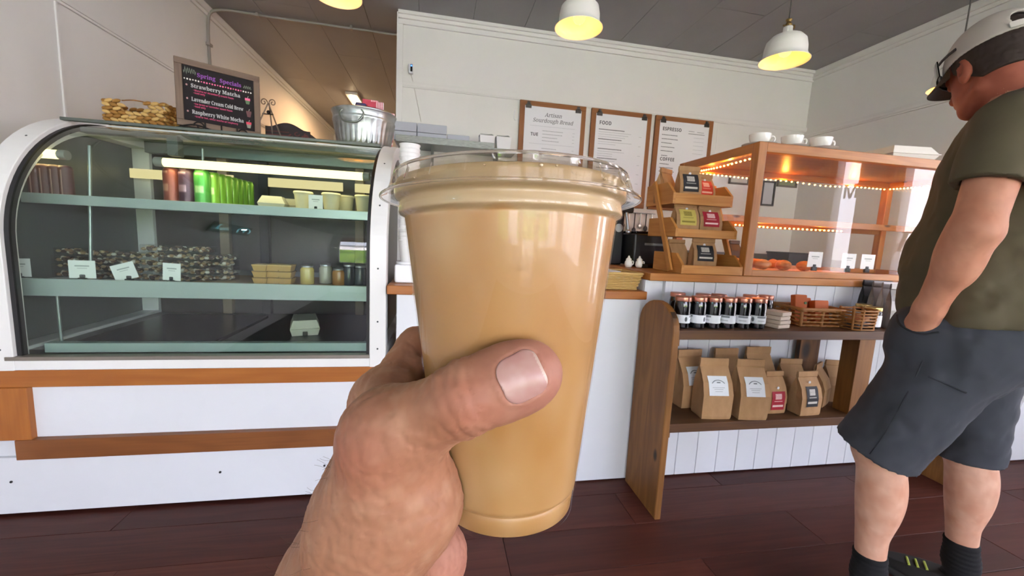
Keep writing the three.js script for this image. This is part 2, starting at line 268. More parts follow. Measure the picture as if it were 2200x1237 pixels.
windowZ('window_5', 'wide side window with three lights', 1.2, 3.4, 0.5, 2.5, [1.95, 2.7]);
{
  const d = windowX('door_1', 'glazed shop door in the street wall', 0.15, 1.15, 0.02, 2.4, []);
  add('push_bar', [rod([0.25, 1.05, ZF], [1.05, 1.05, ZF], 0.015), rod([0.3, 1.05, ZF], [0.3, 1.05, ZF + 0.05], 0.01), rod([1.0, 1.05, ZF], [1.0, 1.05, ZF + 0.05], 0.01)], M.steel, d);
}
{ // letters painted on the side window, readable from the street
  const t = (txt, font) => canvasTex(256, 256, (c, w, h) => { c.clearRect(0, 0, w, h); c.fillStyle = '#15151a'; c.font = font; c.textAlign = 'center'; c.textBaseline = 'middle'; c.fillText(txt, w / 2, h / 2); });
  const p1 = add('window_letter', plane(0.2, 0.2), std({ map: t('M', 'bold 210px sans-serif'), transparent: true, roughness: 0.6, side: THREE.DoubleSide }), w3); p1.rotation.y = Math.PI / 2; p1.position.set(XR + 0.063, 1.62, -0.31);
  const p2 = add('window_letter', plane(0.36, 0.36), std({ map: t('Ba', 'italic bold 150px serif'), transparent: true, roughness: 0.6, side: THREE.DoubleSide }), w5); p2.rotation.y = Math.PI / 2; p2.position.set(XR + 0.063, 1.2, -0.84);
}
// outdoors, seen only in reflections and as the source of the daylight
struct('ground', 'pale concrete pavement outside the shop', bb(-40, 60, -0.2, -0.12, -30, 60, 0), std({ map: mottled(0x8b8c8f, 0x9fa1a4, 20, 20, 61), roughness: 0.9 }));
function siding(name, label, x, z, w, hgt, turn) {
  const b = thing(name, label, 'building', [x, -0.12, z], turn), m = flat(0xe8e8ea, 0.7);
  add('wall', bb(-w / 2, w / 2, 0, hgt, -3, -0.03, 0), m, b);
  const g = bb(-w / 2, w / 2, 0, 0.27, -0.03, 0, 0.01).rotateX(-0.05); for (let i = 0; i < Math.floor(hgt / 0.28); i++) { const s = add('siding_board', g, m, b); s.position.y = i * 0.28; }
  add('roof', bb(-w / 2 - 0.3, w / 2 + 0.3, hgt, hgt + 0.2, -3.3, 0.4), flat(0x6b6a6c, 0.8), b);
  for (let i = -1; i <= 1; i++) { const wf = add('window', bb(i * w * 0.3 - 0.6, i * w * 0.3 + 0.6, 1.0, 2.2, 0, 0.06), frameMat, b); add('pane', bb(i * w * 0.3 - 0.5, i * w * 0.3 + 0.5, 1.1, 2.1, 0.06, 0.065, 0), flat(0x39424a, 0.1), wf); }
}
siding('neighbour_building', 'white clapboard building across the side street', 24, -3, 14, 2.9, -Math.PI / 2);
siding('opposite_building', 'white clapboard building across the main street', -1, 22, 18, 3.4, Math.PI);
{
  const leaf = std({ map: mottled(0x3f6a22, 0x8fb04a, 30, 30, 66), roughness: 0.9 });
  for (const [x, z, w, label] of [[-4.5, 9, 5, 'clipped green hedge beyond the wide shop window'], [2.5, 10.5, 6, 'long green hedge beyond the glazed shop door']]) {
    const g = new THREE.BoxGeometry(w, 1.3, 1, 40, 12, 8), p = g.attributes.position; for (let i = 0; i < p.count; i++) { const n = fbm(p.getX(i) * 5, p.getY(i) * 5, p.getZ(i) * 5 + x, 3) - 0.5; p.setXYZ(i, p.getX(i) + n * 0.25, p.getY(i) + n * 0.3, p.getZ(i) + n * 0.3); } g.computeVertexNormals();
    solo('hedge', label, 'hedge', g, leaf, null, [x, 0.55, z]);
  }
  const a = thing('awning', 'dark red fabric awning outside the wide shop window', 'awning', [-1, 2.37, ZF + T]);
  add('awning_fabric', extrude([[0.01, 0.3], [1.0, 0], [1.0, -0.18], [0.97, -0.18], [0.97, -0.02], [0.01, 0.27]], 1.8).rotateY(-Math.PI / 2).translate(0.9, 0, 0), flat(0x5c1f22, 0.85), a);
}
{ // neon shop sign hanging near the left wall, mirrored in the case glass
  const s = thing('neon_sign', 'cyan-white neon tube sign mounted on the left wall', 'neon sign', [XL + 0.03, 1.75, 0.55]);
  add('backing_board', bb(-0.02, 0, -0.2, 0.2, -0.35, 0.35), flat(0x1d2226, 0.5), s);
  const gl = glow(0x9ff3ff, 1.4, 'neon_glow');
  add('neon_tube', [tube([[0.02, 0.12, -0.28], [0.02, -0.08, -0.28], [0.02, -0.08, -0.16]], 0.008), tube([[0.02, -0.12, 0.06], [0.02, 0.04, 0.06], [0.02, 0.14, 0.17], [0.02, 0.04, 0.28], [0.02, -0.12, 0.28]], 0.008), tube([[0.02, -0.1, 0.17], [0.02, 0.02, 0.17]], 0.008, 8)], gl, s);
  const l = new THREE.PointLight(0x9ff3ff, 0.25); l.position.set(XL + 0.12, 1.75, 0.55); l.castShadow = true; scene.add(l);
}

/* ---------- pendant lamps ---------- */
{
  const shadeMat = flat(0xe9e6df, 0.4, { side: THREE.DoubleSide });
  const shadeG = lathe([[0.115, 0], [0.1165, 0.002], [0.106, 0.012], [0.0985, 0.03], [0.0965, 0.065], [0.09, 0.095], [0.07, 0.117], [0.045, 0.129], [0.023, 0.133], [0.021, 0.165], [0.0, 0.166], [0.0, 0.162], [0.019, 0.16], [0.02, 0.130], [0.044, 0.126], [0.068, 0.114], [0.0875, 0.093], [0.094, 0.065], [0.096, 0.03], [0.1035, 0.012], [0.113, 0.002], [0.115, 0]], 48);
  const bulbG = new THREE.SphereGeometry(0.03, 24, 16);
  const make = (p, label) => {
    const t = thing('pendant_lamp', label, 'lamp', p, 0, 'white metal pendants over the counter');
    add('lamp_shade', shadeG, shadeMat, t);
    add('bulb', bulbG, glow(0xffaa3a, 3.0, 'bulb_glow'), t).position.y = 0.05;
    add('socket', [lathe([[0, 0.166], [0.016, 0.166], [0.016, 0.18], [0.011, 0.184], [0.011, 0.195], [0.015, 0.197], [0.015, 0.202], [0, 0.206]], 20), rod([-0.03, 0.17, 0], [0.03, 0.17, 0], 0.004), bx(0.012, 0.02, 0.012, 0.03, 0.17, 0)], flat(0x8a6f43, 0.4, { metalness: 0.8 }), t);
    add('cord', rod([0, 0.2, 0], [0, YC - p.y, 0], 0.0035), flat(0x55504b, 0.7), t);
    add('ceiling_rose', lathe([[0.05, YC - p.y], [0.048, YC - p.y - 0.02], [0, YC - p.y - 0.03]], 24), shadeMat, t);
    const l = new THREE.PointLight(0xffb446, 0.05); l.position.set(p.x, p.y + 0.05, p.z); l.castShadow = true; l.shadow.radius = 1.3; scene.add(l);
  };
  make(atDepth(1243, 62, 1.95), 'white dome pendant lamp hanging above the bread and food menus');
  make(atDepth(1684, 132, 2.08), 'white dome pendant lamp with visible cord hanging before the wall corner');
  make(atDepth(724, -8, 1.95), 'white dome pendant lamp hanging above the galvanized tub');
  make(atDepth(2052, 190, 2.2), 'white dome pendant lamp hanging behind the cap brim of the man');
}
/* ---------- conduit and corridor light ---------- */
{
  const cm = flat(0x9b948c, 0.45, { metalness: 0.3 });
  const c = thing('electrical_conduit', 'thin metal conduit bending from left wall onto the ceiling', 'conduit', [0, 0, 0]);
  add('pipe', tube([[XL + 0.014, 1.5, -3.72], [XL + 0.014, 2.2, -3.72], [XL + 0.014, 2.62, -3.72], [XL + 0.03, 2.695, -3.722], [XL + 0.1, 2.724, -3.724], [XL + 0.5, 2.725, -3.728], [-0.8, 2.725, -3.735], [XP + 0.1, 2.725, -3.743]], 0.011, 90), cm, c);
  for (const y of [1.75, 2.45]) add('clip', bb(XL, XL + 0.028, y, y + 0.02, -3.745, -3.695), cm, c);
  for (const x of [-1.45, -0.75]) add('clip', bb(x, x + 0.02, 2.712, YC, -3.752, -3.708), cm, c);
  const f = thing('fluorescent_light', 'glowing fluorescent tube fixture on the corridor ceiling', 'light', [-1.08, YC, -5.82]);
  add('housing', bb(-0.07, 0.07, -0.03, 0, -0.4, 0.4), M.whiteEnamel, f);
  add('tube', rod([0, -0.05, -0.36], [0, -0.05, 0.36], 0.024, 12), glow(0xffe0b0, 7, 'tube_glow'), f);
  const l = new THREE.RectAreaLight(0xffc48a, 50, 0.1, 0.72); l.position.set(-1.09, YC - 0.075, -5.82); l.rotation.x = -Math.PI / 2; scene.add(l);
}

/* ================= curved glass display case ================= */
const CX0 = -1.505, CX1 = -0.195, CZ = -1.625, CR = 0.49, CCY = 1.0, CCZ = CZ - CR, CTOP = CCY + CR, CBACK = -2.42, CBOT = 0.555;
const caseProfile = (r0, n = 20) => { const p = []; for (let i = 0; i <= n; i++) { const a = i / n * Math.PI / 2; p.push([CCZ + (CR + r0) * Math.cos(a), CCY + (CR + r0) * Math.sin(a)]); } return p; };
{
  const t = thing('display_case', 'white curved-glass refrigerated display case on a wood-banded base', 'display case', [0, 0, 0]);
  // side frames: a solid cheek outline (z,y) with a large opening, extruded along x
  const outer = [[CZ + 0.004, CBOT + 0.003], ...caseProfile(0.004), [CBACK, CTOP + 0.004], [CBACK, CBOT + 0.003]];
  const inner = [[CZ - 0.05, CBOT + 0.07], ...caseProfile(-0.05), [CBACK + 0.06, CTOP - 0.05], [CBACK + 0.06, CBOT + 0.07]];
  const side = (x0, x1) => extrude(outer, x1 - x0 - 0.004, 0.002, [inner.slice().reverse()]).rotateY(-Math.PI / 2).scale(1, 1, 1);
  // extrude plane is (x=z-coordinate, y); rotateY(-90deg) sends x -> z and depth -> -x
  const L = add('side_frame', side(CX0, CX0 + 0.08).translate(CX0 + 0.078, 0, 0), M.whiteEnamel, t), R = add('side_frame', side(CX1 - 0.062, CX1).translate(CX1 - 0.002, 0, 0), M.whiteEnamel, t);
  add('side_pane', extrude(inner, 0.004).rotateY(-Math.PI / 2).translate(CX0 + 0.008, 0, 0), flat(0x565c58, 0.4), t);
  add('side_pane', extrude(inner, 0.004).rotateY(-Math.PI / 2).translate(CX1 - 0.03, 0, 0), flat(0x565c58, 0.4), t);
  for (const [F, x] of [[L, CX0 + 0.045], [R, CX1 - 0.031]]) { const sg = new THREE.CylinderGeometry(0.0036, 0.0036, 0.003, 10); for (const a of [1.3, 0.85, 0.4]) { const s = add('screw', sg, M.darkSteel, F); s.position.set(x, CCY + (CR + 0.005) * Math.sin(a), CCZ + (CR + 0.005) * Math.cos(a)); s.rotation.x = Math.PI / 2 - a; } for (const y of [0.95, 0.74, 0.63]) { const s = add('screw', sg, M.darkSteel, F); s.position.set(x, y, CZ + 0.005); s.rotation.x = Math.PI / 2; } }
  // glass: straight front, then a quarter curve
  const gp = [[CZ - 0.012, CBOT + 0.045], ...caseProfile(-0.012, 28)], gx0 = CX0 + 0.08, gx1 = CX1 - 0.062;
  const pos = [], nor = [], ind = []; gp.forEach(([z, y], i) => { const a = i === 0 ? 0 : (i - 1) / 28 * Math.PI / 2; for (const x of [gx0, gx1]) { pos.push(x, y, z); nor.push(0, Math.sin(a), Math.cos(a)); } if (i) { const b = i * 2; ind.push(b - 2, b - 1, b, b, b - 1, b + 1); } });
  const gg = new THREE.BufferGeometry(); gg.setAttribute('position', new THREE.Float32BufferAttribute(pos, 3)); gg.setAttribute('normal', new THREE.Float32BufferAttribute(nor, 3)); gg.setIndex(ind);
  add('curved_glass', gg, M.caseGlass, t);
  // black gasket along the left and right edges of the glass
  const gask = (x) => { const o = [[CZ - 0.008, CBOT + 0.045], ...caseProfile(-0.008)], i = [[CZ - 0.03, CBOT + 0.045], ...caseProfile(-0.03)].reverse(); return extrude([...o, ...i], 0.014).rotateY(-Math.PI / 2).translate(x, 0, 0); };
  add('gasket', gask(gx0 + 0.014), M.rubber, t); add('gasket', gask(gx1), M.rubber, t);
  add('bottom_rail', [bb(CX0 + 0.06, CX1 - 0.06, CBOT + 0.001, CBOT + 0.036, CZ - 0.04, CZ + 0.003)], M.whiteEnamel, t);
  add('glass_channel', [bb(CX0 + 0.055, CX1 - 0.06, CBOT + 0.036, CBOT + 0.05, CZ - 0.03, CZ + 0.008)], flat(0x8a8178, 0.45, { metalness: 0.5 }), t);
  add('deck_lip', bb(gx0 + 0.05, gx1, CBOT + 0.05, CBOT + 0.085, CZ - 0.075, CZ - 0.045), flat(0x9fb0ac, 0.35, { metalness: 0.4 }), t);
  add('deck', bb(CX0 + 0.012, gx1, CBOT + 0.03, CBOT + 0.06, CBACK + 0.05, CZ - 0.05), flat(0x101414, 0.3), t);
  add('back_panel', bb(CX0 + 0.012, gx1, CBOT + 0.05, CTOP - 0.02, CBACK + 0.02, CBACK + 0.04), flat(0x35332f, 0.4), t);
  add('top_panel', bb(gx0 - 0.06, gx1 + 0.06, CTOP - 0.016, CTOP + 0.004, CBACK, CCZ), flat(0xc9cdc8, 0.35), t);
  // back posts and slider frames
  for (const x of [-1.12, -0.93, -0.45]) add('slider_post', bb(x, x + 0.045, CBOT + 0.06, CTOP - 0.03, CBACK + 0.04, CBACK + 0.07), x === -0.93 ? M.black : flat(0x8b7a66, 0.5), t);
  add('slider_rail', [bb(gx0, gx1, CTOP - 0.07, CTOP - 0.016, CBACK + 0.04, CBACK + 0.09)], M.greySteel, t);
  // shelves: glass-edged metal trays
  const shelfM = flat(0xaab6b3, 0.3, { metalness: 0.35 });
  add('shelf', [bb(CX0 + 0.012, gx1 - 0.005, 1.142, 1.15, CBACK + 0.1, -1.79), bb(CX0 + 0.012, gx1 - 0.005, 1.135, 1.172, -1.793, -1.783)], shelfM, t);
  add('shelf', [bb(CX0 + 0.012, gx1 - 0.005, 0.842, 0.85, CBACK + 0.06, -1.71), bb(CX0 + 0.012, gx1 - 0.005, 0.805, 0.868, -1.715, -1.703)], shelfM, t);
  add('shelf_rod', [rod([onZ(187, 500, -1.8).x, 0.86, -1.8], [onZ(180, 340, -1.8).x, 1.36, -1.83], 0.006), rod([-0.98, 1.15, -1.95], [-0.98, 1.4, -1.95], 0.005), rod([-1.36, 0.62, -1.72], [-1.36, 0.84, -1.72], 0.005)], M.greySteel, t);
  add('shelf_bracket', [bb(-1.1, -1.06, 1.36, 1.44, -1.97, -1.93), bb(gx0, gx1, 1.43, 1.45, -2.0, -1.95), bb(gx0, gx1, 1.455, 1.467, -1.9, -1.88)], flat(0x5e645e, 0.45, { metalness: 0.4 }), t);
  // lamps inside
  const tg = glow(0xffe9a0, 1.1, 'tube_glow'), endM = flat(0x8f8f88, 0.4);
  const lampTube = (x0, x1, z, y) => {
    const l = add('tube_lamp', rod([x0, y, z], [x1, y, z], 0.0165, 16), tg, t); add('end_cap', [rod([x0 - 0.03, y, z], [x0, y, z], 0.0175, 14)], endM, l); add('end_cap', [rod([x1, y, z], [x1 + 0.025, y, z], 0.0175, 14)], endM, l);
    const a = new THREE.RectAreaLight(0xffe9a0, 5, x1 - x0, 0.03); a.position.set((x0 + x1) / 2, y - 0.019, z); a.rotation.x = -Math.PI / 2; scene.add(a);
  };
  lampTube(-1.045, -0.315, -1.815, 1.317);
  lampTube(-1.48, -1.385, -1.815, 1.317);
  add('light_panel', [bb(-1.47, -1.3, 1.29, 1.335, -2.3, -2.29), bb(-1.26, -1.02, 1.29, 1.335, -2.3, -2.29)], glow(0xffe6a8, 0.32, 'light_panel_glow'), t);
  add('light_panel', [bb(-0.86, -0.5, 1.29, 1.335, -2.3, -2.29), bb(-0.44, -0.27, 1.29, 1.335, -2.3, -2.29)], glow(0xffe6a8, 0.32, 'light_panel_glow'), t);
  for (const [x, w] of [[-1.2, 0.34], [-0.56, 0.6]]) { const a = new THREE.RectAreaLight(0xffe9a0, 1.2, w, 0.04); a.position.set(x, 1.312, -2.285); a.rotation.y = Math.PI; scene.add(a); }
  // black deck trays
  add('deck_tray', [bb(-1.33, -0.86, CBOT + 0.06, CBOT + 0.075, -2.25, -1.74)], flat(0x14181a, 0.25), t);
  add('deck_tray', [bb(-0.83, -0.3, CBOT + 0.06, CBOT + 0.075, -2.25, -1.74)], flat(0x24292b, 0.3), t);
}
{ // base cabinet under the case
  const t = thing('case_base', 'white base cabinet with two wood bands under the display case', 'cabinet', [0, 0, 0]), x0 = -1.8, x1 = CX1 + 0.003;
  add('body', metreUV(bb(x0, x1, 0.012, 0.55, -2.38, CZ - 0.028, 0.002), 'x', [1.5, 1.5]), M.whitePaint, t);
  add('kick_panel', metreUV(bb(x0, x1, 0.012, 0.228, CZ - 0.028, CZ - 0.012), 'x', [1.5, 1.5]), M.whitePaint, t);
  add('front_panel', metreUV(bb(x0 + 0.1, x1, 0.3, 0.494, CZ - 0.028, CZ - 0.018), 'x', [1.5, 1.5]), M.whitePaint, t);
  add('wood_band', wood(bb(x0, x1, 0.492, 0.5545, CZ - 0.028, CZ - 0.002), 'x'), M.band, t);
  add('wood_band', wood(bb(-1.45, x1, 0.226, 0.3, CZ - 0.028, CZ + 0.006), 'x'), M.bandDark, t);
  add('corner_stile', wood(bb(x0, -1.4, 0.3, 0.4925, CZ - 0.028, CZ + 0.004), 'y'), M.band, t);
  const sg = new THREE.CylinderGeometry(0.0045, 0.0045, 0.003, 10).rotateX(Math.PI / 2);
  for (const [px, py] of [[24, 1035], [473, 1014], [697, 1000]]) { const p = onZ(px, py, CZ - 0.011), s = add('screw', sg, M.darkSteel, t); s.position.copy(p); }
}

/* ================= counters ================= */
const CFZ = -1.61, CT = 0.889, DT = 0.972;
{
  const t = thing('service_counter', 'plain white counter front between case and wooden shelf', 'counter', [0, 0, 0]);
  add('body', metreUV(bb(-0.155, 0.903, 0.005, 0.852, -2.2, CFZ - 0.005, 0.003), 'x', [1.5, 1.5]), M.whitePaint, t);
  const top = thing('countertop', 'low wooden counter top holding cup stack and wicker tray', 'countertop', [0, 0, 0]);
  add('board', wood(bb(-0.19, 0.903, 0.853, CT, -2.22, CFZ + 0.015, 0.004), 'x'), M.band, top);
}
{ // raised section clad with beadboard
  const t = thing('beadboard_counter', 'raised white beadboard counter behind the wooden shelf', 'counter', [0, 0, 0]);
  add('body', bb(0.906, 3.385, 0.005, 0.937, -2.2, CFZ - 0.03, 0), M.whitePaint, t);
  add('end_strip', bb(0.995, 1.03, 0.005, 0.937, CFZ - 0.04, CFZ - 0.002), M.whitePaint, t);
  add('end_panel', bb(0.907, 0.994, 0.006, 0.937, CFZ - 0.04, CFZ - 0.02), M.whitePaint, t);
  const w = 0.1085, g = metreUV(bb(-w / 2 + 0.001, w / 2 - 0.001, 0.006, 0.936, -0.008, 0.008, 0.003), 'y', [1.5, 1.5]);
  for (let i = 0; i < 21; i++) { const b = add('beadboard', g, M.whitePaint, t); b.position.set(1.03 + w / 2 + i * w, 0, CFZ - 0.012); }
  add('bead_backing', bb(1.03, 3.3, 0.006, 0.936, CFZ - 0.03, CFZ - 0.015, 0), flat(0xc2c2c4, 0.7), t);
  const d = thing('cabinet_deck', 'thick wooden deck board under cabinet and tiered rack', 'deck', [0, 0, 0]);
  add('board', wood(bb(0.906, 3.35, 0.938, DT, -2.26, CFZ + 0.02, 0.004), 'x'), M.pineOrange, d);
}
{ // curved white counter end at far right
  const t = thing('curved_counter', 'white counter front with grey curved side behind the legs of the man', 'counter', [0, 0, 0]), z = -1.54;
  const pts = [[2215, 835], [2190, 880], [2170, 928], [2153, 965], [2146, 990]].map(([a, b]) => { const p = onZ(a, b, z); return [p.x, Math.max(0.006, p.y)]; });
  add('front_panel', extrude([...pts, [3.38, 0.006], [3.38, pts[0][1]]], 0.02, 0.001).translate(0, 0, z - 0.02), M.whitePaint, t);
  add('curved_side', bb(2.9, 3.38, 0.006, 0.9, CFZ - 0.001, CFZ + 0.02), M.whitePaint, t);
  add('wood_edge', wood(bb(2.86, 2.9, 0.3, 0.9, CFZ + 0.004, z - 0.03), 'y'), M.band, t);
}
{ // back bench along the menu wall
  const t = thing('back_bench', 'dark work bench along the menu wall', 'bench', [0, 0, 0]);
  add('body', bb(0.9, 3.38, 0.005, 0.86, ZB + 0.01, -2.85), flat(0x8f9094, 0.5), t);
  add('worktop', bb(0.88, 3.385, 0.86, 0.9, ZB + 0.002, -2.82), flat(0x6d6f74, 0.3, { metalness: 0.4 }), t);
  add('splashback', bb(0.9, 3.38, 0.9, 1.05, ZB + 0.002, ZB + 0.02), flat(0x8b8d92, 0.4), t);
}
/* ================= wooden shelf unit ================= */
const SU = 0.775, SL = 0.398;
{
  const t = thing('wooden_shelf', 'dark-stained two-tier wooden shelf with round-topped end panel', 'shelf', [0, 0, 0]);
  const zf = -1.345, zb = -1.60, pts = [[zb, 0.004], [zf, 0.004], [zf, 0.76]]; for (let i = 0; i <= 12; i++) { const a = i / 12 * Math.PI; pts.push([(zf + zb) / 2 + (zf - zb) / 2 * Math.cos(a), 0.77 + 0.098 * Math.sin(a)]); } pts.push([zb, 0.76]);
  add('end_panel', wood(extrude(pts, 0.022, 0.003).rotateY(-Math.PI / 2).translate(0.905, 0, 0), 'y'), M.shelfWood, t);
  add('end_panel', wood(extrude(pts, 0.022, 0.003).rotateY(-Math.PI / 2).translate(2.47, 0, 0), 'y'), M.shelfWood, t);
  add('shelf_board', wood(bb(0.906, 2.445, SU - 0.036, SU, -1.6, -1.352), 'x'), M.shelfDark, t);
  add('shelf_board', wood(bb(0.906, 2.445, SL - 0.036, SL, -1.6, -1.352), 'x'), M.shelfDark, t);
  add('cleat', wood(bb(0.906, 0.93, SU - 0.066, SU - 0.036, -1.58, -1.37), 'z'), M.shelfWood, t);
  add('cleat', wood(bb(0.906, 0.93, SL - 0.066, SL - 0.036, -1.58, -1.37), 'z'), M.shelfWood, t);
  add('back_post', wood(bb(1.705, 1.815, SL, SU - 0.036, -1.6, -1.575), 'y'), M.shelfWood, t);
  add('divider', wood(bb(1.785, 1.868, SL, SU - 0.036, -1.45, -1.375), 'y'), M.shelfWood, t);
}
/* ================= paper bags ================= */
function bagGeo(w, d, h, lean = 0) {
  // rings of [height, width factor, depth, z offset]; the front folds back to a flat pinched top
  const rings = [[0, 0.97, d * 0.94, 0], [h * 0.05, 1.0, d, 0], [h * 0.42, 1.02, d * 1.02, 0], [h * 0.62, 1.0, d * 0.78, -d * 0.06 * lean], [h * 0.86, 0.98, d * 0.1, -d * 0.18 * lean], [h * 0.885, 0.985, 0.012, -d * 0.18 * lean], [h, 0.98, 0.008, -d * 0.16 * lean]];
  const sec = (hw, hd, gus) => [[-hw, hd], [hw * -0.33, hd * 1.05], [hw * 0.33, hd * 1.05], [hw, hd], [hw - gus, 0], [hw, -hd], [0, -hd * 1.04], [-hw, -hd], [-hw + gus, 0]];
  const P = [], idx = [], N = 9;
  rings.forEach(([y, wf, dd, zo], k) => { const gus = Math.min(w * 0.12, (k > 1 ? (k - 1) * 0.03 : 0.004) * w); for (const [x, z] of sec(w / 2 * wf, dd / 2, k === 0 ? 0.001 : gus)) P.push(x, y, z + zo); if (k) for (let i = 0; i < N; i++) { const a = (k - 1) * N + i, b = (k - 1) * N + (i + 1) % N; idx.push(a, b, a + N, b, b + N, a + N); } });
  const c0 = P.length / 3; P.push(0, 0.001, 0); for (let i = 0; i < N; i++) idx.push(c0, (i + 1) % N, i); const c1 = P.length / 3, top = (rings.length - 1) * N; P.push(0, h, rings[6][3]); for (let i = 0; i < N; i++) idx.push(c1, top + i, top + (i + 1) % N);
  let g = new THREE.BufferGeometry(); g.setAttribute('position', new THREE.Float32BufferAttribute(P, 3)); g.setIndex(idx); g = g.toNonIndexed(); g.computeVertexNormals();
  g.userData.front = (f) => { const y = f * h; for (let i = 1; i < rings.length; i++) if (y <= rings[i][0]) { const a = rings[i - 1], b = rings[i], s = (y - a[0]) / (b[0] - a[0] || 1); return (a[2] + (b[2] - a[2]) * s) * 0.525 + a[3] + (b[3] - a[3]) * s; } return 0; };
  return metreUV(g, 'y', [0.5, 0.5]);
}
const tx = {};
function label(kind) {
  if (tx[kind]) return tx[kind];
  const spec = { white: ['#dfe3e6', '#5d6468'], black: ['#26262a', '#cfcac0'], red: ['#a3172c', '#e8c7c3'], orange: ['#cf3a22', '#efb8a0'], yellow: ['#c9b95e', '#8a7c30'] }[kind];
  tx[kind] = std({ roughness: 0.7, map: canvasTex(128, 160, (c, w, h) => {
    c.fillStyle = spec[0]; c.fillRect(0, 0, w, h); c.fillStyle = spec[1]; c.strokeStyle = spec[1];
    if (kind === 'white') { c.lineWidth = 5; c.beginPath(); c.arc(w / 2, 78, 46, Math.PI * 1.15, Math.PI * 1.85); c.stroke(); c.fillRect(54, 46, 24, 8); c.globalAlpha = 0.5; for (const [y, l] of [[90, 80], [104, 60], [122, 50]]) c.fillRect((w - l) / 2, y, l, 4); } else {
      for (const y of [22, 46]) for (let i = 0; i < 6; i++) { c.lineWidth = 4; c.strokeRect(34 + i * 10.4, y, 6.5, 18); if (i % 2) c.fillRect(34 + i * 10.4, y + 7, 7, 4); } c.fillStyle = spec[1]; c.globalAlpha = 0.8; c.fillRect(24, 80, 80, 7); c.globalAlpha = 1; c.fillRect(12, 116, 104, 18);
    }
  }) }); return tx[kind];
}
function patch(front, f0, f1, h, w) { const g = new THREE.PlaneGeometry(w, 1, 6, 16), p = g.attributes.position; for (let i = 0; i < p.count; i++) { const f = f0 + (f1 - f0) * (p.getY(i) + 0.5); p.setY(i, f * h); p.setZ(i, front(f) + 0.0016); } g.computeVertexNormals(); return g; }
function bag(label_, pos, turn, w, d, h, mat, lab, group, f0 = 0.2, f1 = 0.6, lw = 0.7, lean = 1) {
  const t = thing('paper_bag', label_, 'bag', pos, turn, group), g = bagGeo(w, d, h, lean);
  add('pouch', g, mat, t);
  if (lab) {
    const z0 = g.userData.front(f0) + 0.0012, z1 = g.userData.front(f1) + 0.0012, len = Math.hypot((f1 - f0) * h, z1 - z0), m = add('label', patch(g.userData.front, f0, f1, h, w * lw), label(lab), t);
    m.userData.label = lab + ' printed label';
    if (lab !== 'white') { const v = add('valve', new THREE.CylinderGeometry(0.006, 0.006, 0.0016, 14).rotateX(Math.PI / 2), M.whitePlastic, t), fv = Math.min(0.8, f1 + 0.08); v.position.set(0, fv * h, g.userData.front(fv) + 0.002); }
  }
  return t;
}
{
  const B = (px, py) => onY(px, py, SL + 0.0005), G = 'kraft bags on the lower shelf';
  const P = (px, py, dz = 0) => { const p = B(px, py); p.z -= dz; return p; };
  bag('tall brown kraft bag with white label beside the end panel, front of shelf', P(1541, 901, 0.045), -0.1, 0.125, 0.085, 0.242, M.kraft, 'white', G, 0.42, 0.72, 0.66);
  bag('tall brown kraft bag with white label standing against the red-labelled bag', P(1620, 903, 0.045), -0.12, 0.122, 0.085, 0.242, M.kraft, 'white', G, 0.42, 0.72, 0.66);
  bag('tall brown kraft bag behind, tucked against the round-topped end panel', P(1490, 877, 0.05), 0.1, 0.125, 0.085, 0.245, M.kraft, 'white', G, 0.42, 0.72, 0.6);
  bag('tall brown kraft bag half hidden between the two white-labelled bags', [1.305, SL, -1.555], 0, 0.12, 0.08, 0.245, M.kraft, null, G);
  bag('tall brown kraft bag rising behind the red-labelled bag', [1.475, SL, -1.56], 0, 0.13, 0.08, 0.25, M.kraft, null, G);
  bag('small pale kraft coffee bag with red label on lower shelf', P(1667, 888, 0.03), 0.02, 0.088, 0.06, 0.178, M.kraft, 'red', G, 0.1, 0.55, 0.74, 0.5);
  bag('pale kraft coffee bag with large black label on lower shelf', P(1738, 892, 0.03), 0.05, 0.105, 0.065, 0.185, M.kraft, 'black', G, 0.22, 0.68, 0.58, 0.5);
  bag('plain kraft bag behind, next to the back post', [1.632, SL, -1.535], -0.1, 0.11, 0.07, 0.2, M.kraft, null, G);
  bag('plain kraft bag beside the wooden divider, turned sideways', [1.755, SL, -1.5], 0.5, 0.1, 0.07, 0.19, M.kraft, null, G);
  bag('plain kraft bag tucked behind the wooden divider', [1.885, SL, -1.535], -0.2, 0.1, 0.07, 0.19, M.kraft, null, G);
}
